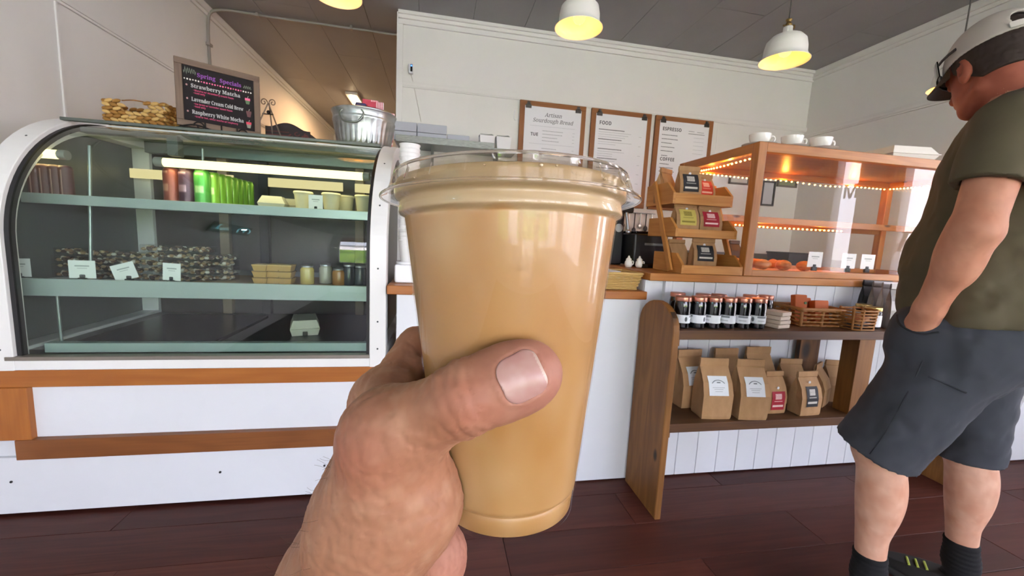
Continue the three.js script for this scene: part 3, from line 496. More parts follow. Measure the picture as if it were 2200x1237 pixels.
/* ================= upper shelf goods ================= */
{
  const G = 'dark jars with copper lids', body = phys({ color: 0x0c0d10, roughness: 0.12, clearcoat: 0.6 }), mk = (p, lab, t0) => {
    const t = thing('jar', lab, 'jar', p, t0, G);
    add('glass_body', lathe([[0, 0.001], [0.029, 0.001], [0.031, 0.004], [0.0315, 0.085], [0.030, 0.1], [0.0275, 0.106], [0.0275, 0.112], [0, 0.112]], 28), body, t);
    const l = add('label', lathe([[0.0319, 0.022], [0.032, 0.024], [0.032, 0.052], [0.0319, 0.054]], 28), jarLabel, t); l.userData.label = 'white wrap-around label';
    add('lid', lathe([[0.0285, 0.106], [0.0305, 0.107], [0.0305, 0.121], [0.029, 0.124], [0, 0.1245]], 28), M.copper, t); return t;
  };
  const jarLabel = std({ roughness: 0.7, map: canvasTex(256, 64, (c, w, h) => { c.fillStyle = '#dcdfe4'; c.fillRect(0, 0, w, h); c.fillStyle = '#55585e'; for (let k = 0; k < 2; k++) { c.beginPath(); c.arc(20 + k * 128, 32, 7, 0, 7); c.fill(); c.globalAlpha = 0.7; c.fillRect(40 + k * 128, 20, 46, 7); c.globalAlpha = 0.35; c.fillRect(44 + k * 128, 34, 36, 3); c.globalAlpha = 1; } }) });
  const FR = [1461, 1495, 1528, 1561, 1594, 1628].map((x, i) => onY(x, 702 + i * 0.6, SU + 0.0005)); FR.forEach((p) => { p.z = -1.41; });
  FR.forEach((p, i) => { mk(p, i === 0 ? 'dark jar with copper lid in front row, against the end panel' : i === 5 ? 'dark jar with copper lid in front row, beside the wrapped bars' : ['', 'second', 'third', 'fourth', 'fifth'][i] + ' dark copper-lidded jar from the end panel, front row', 0.4 * i + 2.6); });
  for (const [x, z, l] of [[1.0, -1.52, 'dark jar with copper lid behind, peeking over the end panel'], [1.105, -1.5, 'second copper-lidded jar from the end panel, back row'], [1.18, -1.5, 'third copper-lidded jar from the end panel, back row'], [1.335, -1.5, 'back row copper-lidded jar just past the gap'], [1.41, -1.5, 'back row copper-lidded jar closest to the rattan basket']]) mk(V(x, SU + 0.0005, z), l, x * 9);
}
{ // wrapped bars stacked
  const m = std({ map: canvasTex(64, 64, (c) => { c.fillStyle = '#cbb9a5'; c.fillRect(0, 0, 64, 64); c.fillStyle = '#6a5d55'; for (let i = 0; i < 26; i++) { c.globalAlpha = 0.25 + 0.5 * hsh(i, 3, 1); c.fillRect(hsh(i, 1, 1) * 60, hsh(i, 2, 1) * 60, 3 + hsh(i, 4, 1) * 8, 2); } }), roughness: 0.6 });
  const p = onY(1682, 706, SU); ['bottom', 'second from bottom', 'second from top', 'top'].forEach((n, k) => solo('wrapped_bar', 'speckled paper-wrapped bar beside the jars, ' + n + ' of its stack', 'package', metreUV(bx(0.078 - k * 0.002, 0.0165, 0.105, 0, 0.0085, 0, 0.003), 'x', [0.08, 0.08]), m, 'paper-wrapped bars', [p.x - 0.01 + (k % 2) * 0.004, SU + 0.0005 + k * 0.0172, -1.445], 0.25 + k * 0.03));
}
function wovenBox(t, w, d, h, flare, mat, step = 0.008, r = 0.0032, parts = ['weave', 'rim']) {
  const list = [], rim = [], rectAt = (f, y, wob, ph) => { const pts = [], hw = w / 2 * f, hd = d / 2 * f, n = 28; for (let i = 0; i < n * 4; i++) { const s = Math.floor(i / n), u = (i % n) / n, c = [[-hw + 2 * hw * u, hd], [hw, hd - 2 * hd * u], [hw - 2 * hw * u, -hd], [-hw, -hd + 2 * hd * u]][s], o = Math.sin(u * Math.PI * Math.round((s % 2 ? d : w) / 0.018) + ph) * wob, nrm = [[0, 1], [1, 0], [0, -1], [-1, 0]][s]; pts.push(V(c[0] + nrm[0] * o, y, c[1] + nrm[1] * o)); } return pts; };
  let k = 0; for (let y = r; y < h - r; y += step, k++) { const f = 1 - flare + flare * y / h; list.push(tube(rectAt(f, y, r * 0.7, k % 2 ? Math.PI : 0), r, 140, 5, true)); }
  rim.push(tube(rectAt(1, h, 0, 0), r * 1.6, 140, 6, true));
  add(parts[0], list, mat, t).userData.kind = 'stuff'; add(parts[1], rim, mat, t);
  add('base', bb(-w / 2 * (1 - flare), w / 2 * (1 - flare), 0.001, 0.005, -d / 2 * (1 - flare), d / 2 * (1 - flare)), mat, t);
}
{
  const bk = thing('rattan_basket', 'square-slatted rattan basket filled with orange packets on shelf', 'basket', [1.645, SU + 0.0005, -1.51], -0.06);
  wovenBox(bk, 0.21, 0.16, 0.075, 0.04, M.wickerDark, 0.016, 0.0045, ['rails', 'rim']);
  for (const [x, z] of [[-0.1, 0.078], [0.1, 0.078], [0, 0.078], [-0.1, -0.078], [0.1, -0.078], [-0.103, 0], [0.103, 0]]) add('stake', rod([x, 0.002, z], [x, 0.082, z], 0.006), M.wickerDark, bk);
  const om = flat(0xb4561c, 0.7);
  [[-0.07, 0.03, 'orange paper packet with green dot leaning upright in rattan basket', 0.12], [-0.005, -0.02, 'orange paper packet in rattan basket beside the upright one', 0.1], [0.05, 0.02, 'orange paper packet in rattan basket next to round basket', 0.095]].forEach(([x, z, l, h], i) => { const o = thing('packet', l, 'packet', [1.645 + x, SU + 0.012, -1.51 + z], -0.2 + i * 0.1, 'orange packets'); add('sleeve', bx(0.055 + (i ? 0.02 : 0), h, 0.03, 0, h / 2, 0, 0.004).rotateX(-0.2), om, o); if (!i) { add('cutout', bx(0.022, 0.03, 0.004, -0.008, 0.085, 0.0).rotateX(-0.2), flat(0x6b2c0e, 0.8), o); add('sticker', new THREE.CylinderGeometry(0.006, 0.006, 0.002, 12).rotateX(Math.PI / 2 - 0.2).translate(0.018, 0.085, -0.0005), flat(0x4f6b3a, 0.6), o); } });
  const b2 = thing('wire_basket', 'open rattan basket with snack packs next to rooster jars', 'basket', [1.79, SU + 0.0005, -1.405], 0.05);
  const list = []; for (let k = 0; k < 7; k++) { const pts = [], f = 0.9 + 0.1 * k / 6; for (let i = 0; i < 24; i++) { const a = i / 24 * 6.283; pts.push(V(Math.sign(Math.cos(a)) * Math.pow(Math.abs(Math.cos(a)), 0.6) * 0.066 * f, 0.004 + k * 0.0135, Math.sign(Math.sin(a)) * Math.pow(Math.abs(Math.sin(a)), 0.6) * 0.05 * f)); } list.push(tube(pts, 0.0035, 60, 5, true)); } add('hoops', list, M.wickerDark, b2).userData.kind = 'stuff';
  for (let i = 0; i < 8; i++) { const a = (i + 0.5) / 8 * 6.283, x = Math.sign(Math.cos(a)) * Math.pow(Math.abs(Math.cos(a)), 0.6) * 0.066, z = Math.sign(Math.sin(a)) * Math.pow(Math.abs(Math.sin(a)), 0.6) * 0.05; add('stake', rod([x * 0.9, 0.002, z * 0.9], [x, 0.092, z], 0.0045), M.wickerDark, b2); }
  for (const [x, y, z, c, l] of [[-0.02, 0.035, 0.01, 0xa3673a, 'brown foil snack pack in the round rattan basket'], [0.025, 0.03, -0.01, 0xc0894e, 'tan snack pack lying in the round rattan basket'], [0.0, 0.012, 0.0, 0x4d5560, 'blue-grey snack pack at the bottom of the round rattan basket']]) solo('snack_pack', l, 'snack', bx(0.07, 0.018, 0.05, 0, 0, 0, 0.007).rotateZ(0.2), flat(c, 0.5), 'snack packs', [1.79 + x, SU + y + 0.01, -1.405 + z], 0.3);
  const rl = std({ roughness: 0.7, map: canvasTex(256, 96, (c, w, h) => { c.fillStyle = '#e6e6e6'; c.fillRect(0, 0, w, h); c.fillStyle = '#26262a'; for (const x of [64, 192]) { c.beginPath(); c.ellipse(x, 58, 16, 10, -0.4, 0, 7); c.fill(); c.beginPath(); c.arc(x + 13, 42, 6, 0, 7); c.fill(); c.beginPath(); c.ellipse(x - 15, 46, 7, 13, -0.5, 0, 7); c.fill(); c.fillRect(x - 2, 64, 3, 14); c.fillRect(x + 5, 64, 3, 14); c.globalAlpha = 0.5; c.fillRect(x - 28, 12, 56, 5); c.globalAlpha = 1; } }) });
  for (const [x, z, l] of [[1.895, -1.425, 'small jar with gold lid and rooster label, by round basket'], [1.935, -1.5, 'small jar with gold lid behind the rooster-labelled jar']]) { const j = thing('jar', l, 'jar', [x, SU + 0.0005, z], -0.4, 'gold-lidded jars'); add('glass_body', lathe([[0, 0.001], [0.029, 0.001], [0.031, 0.004], [0.031, 0.072], [0.027, 0.08], [0, 0.08]], 28), flat(0x1a1412, 0.12), j); add('label', lathe([[0.0313, 0.01], [0.0315, 0.012], [0.0315, 0.058], [0.0313, 0.06]], 28), rl, j); add('lid', lathe([[0.028, 0.078], [0.03, 0.079], [0.03, 0.092], [0.0285, 0.0945], [0, 0.095]], 28), M.gold, j); }
  // foil pouches leaning by the cabinet
  const fm = [flat(0x8f8984, 0.35, { metalness: 0.4 }), flat(0xb9b4b0, 0.3, { metalness: 0.3 }), flat(0x2a2522, 0.4)];
  [[2.02, -1.4, 0, 'silver foil snack pouch with bright orange label beside the man'], [2.045, -1.452, 1, 'pale foil pouch behind the orange-labelled pouch'], [2.06, -1.504, 0, 'grey foil pouch in the leaning row, behind the pale pouch'], [2.07, -1.556, 2, 'dark pouch at the back of the leaning row']].forEach(([x, z, k, l]) => { const o = thing('foil_pouch', l, 'pouch', [x, SU + 0.0005, z], -0.25, 'foil pouches'); add('pouch', bagGeo(0.13, 0.04, 0.2, 0.6), fm[k], o); if (l.includes('bright')) { add('label', extrude([[-0.05, 0.12], [0.05, 0.12], [0.05, 0.06], [0.01, 0.02]], 0.001).translate(0, 0, 0.0225), flat(0xe0421c, 0.5), o); add('label', bx(0.1, 0.03, 0.001, 0, 0.137, 0.014, 0).rotateX(-0.06), flat(0xa47c4c, 0.6), o); } });
}

/* ================= pastry cabinet on the deck ================= */
const PX0 = 1.372, PX1 = 2.87, PZ0 = -1.6, PZ1 = -2.2, PT = 1.565, PS = 0.042;
{
  const t = thing('pastry_cabinet', 'pine-framed glass pastry cabinet lit by string lights', 'cabinet', [0, 0, 0]), m = M.pineOrange;
  for (const [x, z] of [[PX0, PZ0 - PS], [PX1 - PS, PZ0 - PS], [PX0, PZ1], [PX1 - PS, PZ1]]) add('post', wood(bb(x, x + PS, DT, PT, z, z + PS, 0.004), 'y'), m, t);
  for (const z of [PZ0 - PS, PZ1]) { add('top_rail', wood(bb(PX0 + PS, PX1 - PS, PT - 0.042, PT, z + 0.004, z + PS - 0.002, 0.003), 'x'), m, t); add('bottom_rail', wood(bb(PX0 + PS, PX1 - PS, DT, DT + 0.03, z + 0.004, z + PS - 0.002, 0.003), 'x'), m, t); }
  for (const x of [PX0, PX1 - PS]) { add('top_rail', wood(bb(x + 0.003, x + PS - 0.003, PT - 0.042, PT, PZ1 + PS, PZ0 - PS, 0.003), 'z'), m, t); add('bottom_rail', wood(bb(x + 0.003, x + PS - 0.003, DT, DT + 0.03, PZ1 + PS, PZ0 - PS, 0.003), 'z'), m, t); }
  add('top_panel', wood(bb(PX0 + 0.02, PX1 - 0.02, PT - 0.012, PT - 0.002, PZ1 + 0.02, PZ0 - 0.02, 0), 'x'), std({ map: woodTex(0x7d4a34, 0xa06c50, 141, 5), roughness: 0.4 }), t);
  add('front_pane', bb(PX0 + PS - 0.004, PX1 - PS + 0.004, DT + 0.028, PT - 0.04, PZ0 - 0.021, PZ0 - 0.0205, 0), M.cabinetGlass, t);
  add('side_pane', bb(PX0 + 0.02, PX0 + 0.0205, DT + 0.028, PT - 0.04, PZ1 + PS, PZ0 - PS, 0), M.cabinetGlass, t);
  add('side_pane', bb(PX1 - 0.021, PX1 - 0.0205, DT + 0.028, PT - 0.04, PZ1 + PS, PZ0 - PS, 0), M.cabinetGlass, t);
  const y = 1.255; add('shelf', wood(bb(PX0 + PS, PX1 - PS, y, y + 0.012, PZ1 + 0.01, -1.95, 0.001), 'x'), m, t); add('shelf_rail', wood(bb(PX0 + PS, PX1 - PS, y - 0.03, y + 0.016, PZ1 + 0.005, PZ1 + 0.03), 'x'), m, t);
  add('shelf_rail', wood(bb(PX0 + PS, PX1 - PS, y - 0.018, y + 0.016, -1.955, -1.935), 'x'), m, t);
  // string lights: tiny bulbs, a strip light along each run
  const mk = (pts, n, name) => { const c = new THREE.CatmullRomCurve3(pts.map((p) => V(...p))), list = [], wire = new THREE.TubeGeometry(c, 60, 0.0015, 5), s = thing('string_lights', name, 'string lights', [0, 0, 0], 0, 'warm string lights'); for (let i = 0; i < n; i++) { const p = c.getPoint((i + 0.5) / n); list.push(new THREE.SphereGeometry(0.0046, 8, 6).translate(p.x, p.y - 0.004, p.z)); } add('wire', wire, flat(0xa8763a, 0.5), s); add('bulbs', list, glow(0xffb85a, 5, 'bulb_glow'), s).userData.kind = 'stuff'; };
  const yy = PT - 0.048;
  mk([[PX0 + 0.05, yy, PZ1 + 0.035], [1.6, yy, PZ1 + 0.035], [1.8, yy - 0.004, PZ1 + 0.037], [2.05, yy, PZ1 + 0.035], [2.35, yy - 0.01, PZ1 + 0.037], [2.6, yy, PZ1 + 0.035], [PX1 - 0.05, yy, PZ1 + 0.035]], 44, 'warm string lights under the back top rail of pastry cabinet');
  mk([[PX1 - 0.052, yy, PZ1 + 0.05], [PX1 - 0.052, yy - 0.006, -1.95], [PX1 - 0.052, yy, -1.67]], 20, 'warm string lights under the right top rail of pastry cabinet');
  mk([[PX0 + 0.052, yy, PZ1 + 0.05], [PX0 + 0.052, yy - 0.006, -1.95], [PX0 + 0.052, yy, -1.67]], 20, 'warm string lights under the left top rail of pastry cabinet');
  mk([[1.58, y - 0.03, -1.96], [1.8, y - 0.033, -1.962], [2.05, y - 0.032, -1.962], [2.3, y - 0.03, -1.96]], 26, 'warm string lights under the shelf of pastry cabinet');
  // a few small lamps inside the strings carry their light
  for (const [x, yl, z] of [[1.55, yy, PZ1 + 0.036], [2.05, yy, PZ1 + 0.036], [2.55, yy, PZ1 + 0.036], [PX1 - 0.052, yy, -1.85], [PX0 + 0.052, yy, -1.85], [1.75, y - 0.032, -1.961], [2.15, y - 0.032, -1.961]]) { const l = new THREE.PointLight(0xff9a3c, 0.035); l.position.set(x, yl - 0.02, z + 0.004); l.castShadow = true; l.shadow.radius = 0.25; scene.add(l); }
}
{ // price cards, pastries on parchment
  const cm = std({ roughness: 0.8, map: canvasTex(96, 96, (c, w, h) => { c.fillStyle = '#e8e9e6'; c.fillRect(0, 0, w, h); c.fillStyle = '#8d9492'; c.globalAlpha = 0.8; c.fillRect(22, 26, 52, 7); c.globalAlpha = 0.5; c.fillRect(30, 40, 36, 4); }) });
  globalThis.cardMat = cm;
  const card = (p, turn, w, h, label, group, tilt = 0) => { const t = thing('price_card', label, 'card', p, turn, group); const q = add('card', bx(w, h, 0.001, 0, h / 2 + 0.018, 0, 0), cm, t); q.rotation.z = tilt; add('holder', [bx(w * 0.34, 0.02, 0.012, 0, 0.01, 0), bx(w * 0.2, 0.012, 0.005, 0, 0.026, 0.002)], M.darkSteel, t); return t; };
  globalThis.makeCard = card;
  for (const [x, z, l] of [[1.83, -1.68, 'white price card beside the pink parchment in pastry cabinet'], [2.03, -1.68, 'white price card in middle of pastry cabinet'], [2.16, -1.69, 'white price card in pastry cabinet, next to the middle card'], [2.45, -1.68, 'white price card in pastry cabinet, beside the chest of the man']]) card(V(x, DT + 0.031, z), -0.1, 0.075, 0.075, l, 'cabinet price cards');
  const tr = thing('pastry_tray', 'flat tray lined with pink parchment in the pastry cabinet', 'tray', [1.9, DT + 0.0005, -1.9]); add('tray', bx(0.9, 0.012, 0.34, 0, 0.006, 0), M.greySteel, tr); add('parchment', bx(0.86, 0.002, 0.32, 0, 0.0135, 0, 0), flat(0xe7b9a4, 0.7), tr);
  const pm = std({ map: mottled(0xa3602c, 0xd59a5c, 8, 8, 151), roughness: 0.6 });
  for (let i = 0; i < 7; i++) { const g = new THREE.SphereGeometry(1, 20, 14), p = g.attributes.position; for (let k = 0; k < p.count; k++) { const x = p.getX(k), y = p.getY(k), z = p.getZ(k), n = 1 + 0.15 * Math.sin(x * 9 + i) + 0.12 * (fbm(x * 3 + i, y * 3, z * 3, 3) - 0.5); p.setXYZ(k, x * 0.06, y * 0.024 * n + 0.018, z * 0.034 * n); } g.computeVertexNormals(); solo('pastry', ['first', 'second', 'third', 'fourth'][i % 4] + ' golden-brown pastry from the cabinet corner post, ' + (i > 3 ? 'back' : 'front') + ' row', 'pastry', g, pm, 'pastries on the tray', [1.55 + (i % 4) * 0.13 + (i > 3 ? 0.06 : 0), DT + 0.0275, -1.84 - (i > 3 ? 0.12 : 0)], 0.3 * i); }
}
{ // cups on saucers and foam box on top
  const sau = lathe([[0, 0.002], [0.03, 0.001], [0.034, 0.003], [0.055, 0.008], [0.072, 0.015], [0.073, 0.0165], [0.054, 0.0105], [0.03, 0.006], [0, 0.006]], 40), cupG = lathe([[0, 0.007], [0.026, 0.007], [0.027, 0.012], [0.038, 0.025], [0.044, 0.045], [0.046, 0.062], [0.0445, 0.062], [0.042, 0.045], [0.036, 0.026], [0.024, 0.014], [0, 0.013]], 40), han = tube([[0.043, 0.05, 0], [0.058, 0.053, 0], [0.064, 0.042, 0], [0.056, 0.028, 0], [0.04, 0.026, 0]], 0.0042, 24, 8);
  for (const [px, py, z, l, a] of [[1632, 302, -1.72, 'white cup on saucer at the cabinet corner above the tiered rack', -0.4], [1701, 306, -1.7, 'white cup on saucer, between the two other cups', -0.3], [1763, 311, -1.68, 'white cup on saucer, the one towards the foam box', -0.2]]) {
    const p = onZ(px, py, z); p.y = PT + 0.0005;
    const s = thing('saucer', l.replace('cup on saucer', 'saucer under cup'), 'saucer', p, 0, 'saucers on the cabinet'); add('dish', sau, M.porcelain, s);
    const c = thing('coffee_cup', l, 'cup', p, a, 'white cups on the cabinet'); add('bowl', cupG, M.porcelain, c); add('handle', han, M.porcelain, c);
  }
  const f = thing('foam_box', 'white foam clamshell box on top of the pastry cabinet', 'box', [2.33, PT + 0.0005, -1.78], -0.15), fm = flat(0xe9e4dc, 0.7);
  const taper = (w0, d0, w1, d1, h, y) => { const g = new THREE.BoxGeometry(1, h, 1, 1, 1, 1).translate(0, y + h / 2, 0), p = g.attributes.position; for (let i = 0; i < p.count; i++) { const up = p.getY(i) > y + h / 2; p.setX(i, p.getX(i) * (up ? w1 : w0)); p.setZ(i, p.getZ(i) * (up ? d1 : d0)); } return g.toNonIndexed(); };
  const tg = (g) => { g.computeVertexNormals(); return g; };
  add('tray', tg(taper(0.2, 0.2, 0.24, 0.24, 0.035, 0)), fm, f); add('lid', tg(taper(0.24, 0.24, 0.19, 0.19, 0.04, 0.036)), fm, f); add('rim', bx(0.25, 0.004, 0.25, 0, 0.036, 0), fm, f);
  globalThis.taperBox = (a, b, c, d, h, y) => tg(taper(a, b, c, d, h, y));
}
/* ================= three-tier wooden rack ================= */
{
  const t = thing('tiered_rack', 'three-tier pine rack of angled trays on the counter deck', 'rack', [0, 0, 0]), m = M.pine;
  const tiers = [[1470, 1592, 569, 591, -1.6], [1457, 1580, 490, 508, -1.65], [1452, 1572, 413, 437, -1.7]], RX = [];
  tiers.forEach(([a, b, y0, y1, z], k) => {
    const p = onZ(a, y0, z), q = onZ(b, y0 + 3, z), lo = Math.max(DT + 0.001, onZ(a, y1, z).y), x0 = p.x, x1 = Math.min(q.x, 1.366), y = p.y, d = 0.24, w = x1 - x0; RX.push([x0, x1, lo, y, z, d]);
    const tr = add('tray', [wood(bb(x0, x1, lo, y, z - 0.014, z, 0.002), 'x'), wood(bb(x0, x1, lo, lo + 0.01, z - d, z - 0.01, 0.001), 'x'), wood(bb(x0, x1, lo, y + 0.05, z - d, z - d + 0.012, 0.002), 'x')], m, t);
    const sidep = [[z, lo], [z, y], [z - 0.055, y + 0.05], [z - d, y + 0.05], [z - d, lo]], sg = () => wood(extrude(sidep, 0.012).rotateY(-Math.PI / 2), 'z');
    add('tray_side', sg().translate(x0 + 0.001, 0, 0), m, tr); add('tray_side', sg().translate(x1 + 0.011, 0, 0), m, tr);
  });
  const [B, , Tt] = RX;
  for (const s of [0, 1]) add('slanted_leg', beam([(s ? B[1] + 0.018 : B[0] - 0.02), DT + 0.006, B[4] - 0.07], [(s ? Tt[1] + 0.018 : Tt[0] - 0.02), Tt[3] + 0.06, Tt[4] - 0.16], 0.012, 0.03), m, t);
  const G = 'coffee bags in the tiered rack', S = (k, fx, dz, l, w, h, mat, lab, turn = 0) => { const [x0, x1, lo, , z] = RX[k]; bag(l, V(x0 + (x1 - x0) * fx, lo + 0.0105, z - dz), turn, w, 0.055, h, mat, lab, G, 0.3, 0.78, 0.72, 0.4); };
  S(2, 0.34, 0.06, 'kraft coffee bag with black label in the top tray of rack', 0.105, 0.17, M.kraft, 'black', -0.08);
  S(2, 0.74, 0.11, 'kraft coffee bag with orange-red label in the top tray', 0.1, 0.15, M.kraft, 'orange', 0.1);
  S(2, 0.14, 0.16, 'plain kraft bag at the back corner of the top tray', 0.1, 0.17, M.kraft, null, 0.5);
  S(1, 0.28, 0.08, 'kraft coffee bag with yellow label in the middle tray', 0.115, 0.15, M.kraft, 'yellow', 0.0);
  S(1, 0.7, 0.08, 'kraft coffee bag with crimson label in the middle tray', 0.11, 0.145, M.kraft, 'red', -0.05);
  S(0, 0.55, 0.1, 'kraft coffee bag with black label in the bottom tray', 0.11, 0.15, M.kraft, 'black', -0.1);
  S(0, 0.2, 0.16, 'plain kraft bag in the bottom tray, back row', 0.1, 0.14, M.kraft, null, 0.2);
  S(0, 0.78, 0.19, 'plain kraft bag in the bottom tray beside the cabinet post', 0.09, 0.14, M.kraft, null, -0.2);
}
/* ================= menu boards ================= */
{
  const scr = (c, x, y, w, a = 0.55, hgt = 3.2) => { c.globalAlpha = a; let u = x; let k = Math.round(x * 7 + y * 13); while (u < x + w) { const l = 3 + hsh(k++, 1, 2) * 9; c.fillRect(u, y + (hsh(k, 4, 2) - 0.5), Math.min(l, x + w - u), hgt); u += l + 2.2; } c.globalAlpha = 1; };
  const page = (fn) => std({ roughness: 0.75, map: canvasTex(512, 768, (c, w, h) => { c.fillStyle = '#e8e8ec'; c.fillRect(0, 0, w, h); c.fillStyle = '#3a3c42'; fn(c, w, h); }) });
  const bread = page((c) => {
    c.textAlign = 'center'; c.font = 'italic 44px serif'; c.fillText('Artisan', 256, 78); c.fillText('Sourdough Bread', 256, 128);
    let y = 160; for (const d of ['TUE', 'WED', '', '']) { c.globalAlpha = 0.3; c.fillRect(50, y, 412, 2); c.globalAlpha = 1; if (d) { c.font = 'bold 38px sans-serif'; c.textAlign = 'left'; c.fillText(d, 60, y + 86); } for (let k = 0; k < 4; k++) { scr(c, 165, y + 36 + k * 28, 110 + hsh(k, y, 1) * 90, 0.5, 4); scr(c, 440, y + 36 + k * 28, 20, 0.35); } y += 150; }
  });
  const food = page((c) => { c.textAlign = 'left'; c.font = 'bold 44px sans-serif'; c.fillText('FOOD', 34, 92); let y = 130; for (let s = 0; s < 7; s++) { scr(c, 34, y, 200 + hsh(s, 2, 2) * 110, 0.95, 7); for (let k = 0; k < 3 - s % 2; k++) scr(c, 34, y + 24 + k * 20, 140 + hsh(s, k, 5) * 200, 0.4, 3.2); scr(c, 440, y + 40, 26, 0.4); y += 84; } });
  const esp = page((c) => { c.textAlign = 'left'; c.font = 'bold 42px sans-serif'; c.fillText('ESPRESSO', 30, 86); scr(c, 300, 70, 60, 0.7, 4); scr(c, 390, 74, 70, 0.7, 4); scr(c, 300, 92, 170, 0.8, 5); let y = 122; for (let k = 0; k < 5; k++, y += 36) { scr(c, 30, y, 80 + hsh(k, 9, 1) * 110, 0.85, 6); scr(c, 360, y + 4, 110, 0.3); } scr(c, 40, 308, 64, 0.8, 7); c.font = 'bold 42px sans-serif'; c.fillText('COFFEE', 30, 358); y = 384; for (let k = 0; k < 3; k++, y += 34) { scr(c, 30, y, 60 + hsh(k, 8, 1) * 120, 0.8, 6); scr(c, 400, y, 60, 0.3); } c.font = 'bold 38px sans-serif'; c.fillText('DRINKS', 30, 520); y = 546; for (let k = 0; k < 6; k++, y += 32) { scr(c, 30, y, 80 + hsh(k, 7, 1) * 140, 0.75, 5); scr(c, 400, y, 60, 0.3); } });
  for (const [x0, x1, mat, l] of [[0.631, 1.198, bread, 'wood-framed bread menu headed in script with two clips'], [1.248, 1.798, food, 'wood-framed food menu board between the other two menus'], [1.838, 2.4, esp, 'wood-framed espresso menu board partly behind the pastry cabinet']]) {
    const t = thing('menu_board', l, 'menu board', [0, 0, 0], 0, 'clipped menu boards'), y0 = 1.4, y1 = 2.206, f = 0.044, z = ZB + 0.003;
    add('backing', bb(x0 + 0.01, x1 - 0.01, y0 + 0.01, y1 - 0.01, z, z + 0.008, 0), flat(0x8a6a48, 0.8), t);
    add('frame_rail', wood(bb(x0, x1, y1 - f, y1, z, z + 0.022), 'x'), M.frameWood, t); add('frame_rail', wood(bb(x0, x1, y0, y0 + f, z, z + 0.022), 'x'), M.frameWood, t);
    add('frame_stile', wood(bb(x0, x0 + f, y0 + f, y1 - f, z, z + 0.022), 'y'), M.frameWood, t); add('frame_stile', wood(bb(x1 - f, x1, y0 + f, y1 - f, z, z + 0.022), 'y'), M.frameWood, t);
    const pw = x1 - x0 - 2 * f + 0.006, ph = y1 - y0 - 2 * f + 0.006; add('menu_sheet', plane(pw, ph, (x0 + x1) / 2, (y0 + y1) / 2, z + 0.0245), mat, t);
    for (const x of [x0 + 0.07, x1 - 0.07]) add('clip', [bb(x - 0.024, x + 0.024, y1 - f - 0.016, y1 - f + 0.012, z + 0.022, z + 0.032), bb(x - 0.012, x + 0.012, y1 - f + 0.01, y1 - f + 0.035, z + 0.022, z + 0.03), rod([x - 0.014, y1 - f + 0.014, z + 0.034], [x + 0.014, y1 - f + 0.014, z + 0.034], 0.005)], flat(0x5d5a56, 0.3, { metalness: 0.9 }), t);
  }
  const hk = thing('wall_hook', 'small white wire hook on wall beside the bread menu', 'hook', [0, 0, 0]); add('hook', tube([[0.60, 2.12, ZB + 0.004], [0.592, 2.115, ZB + 0.012], [0.588, 2.06, ZB + 0.012], [0.6, 2.045, ZB + 0.012], [0.615, 2.06, ZB + 0.012]], 0.004, 24), M.whitePlastic, hk);
}
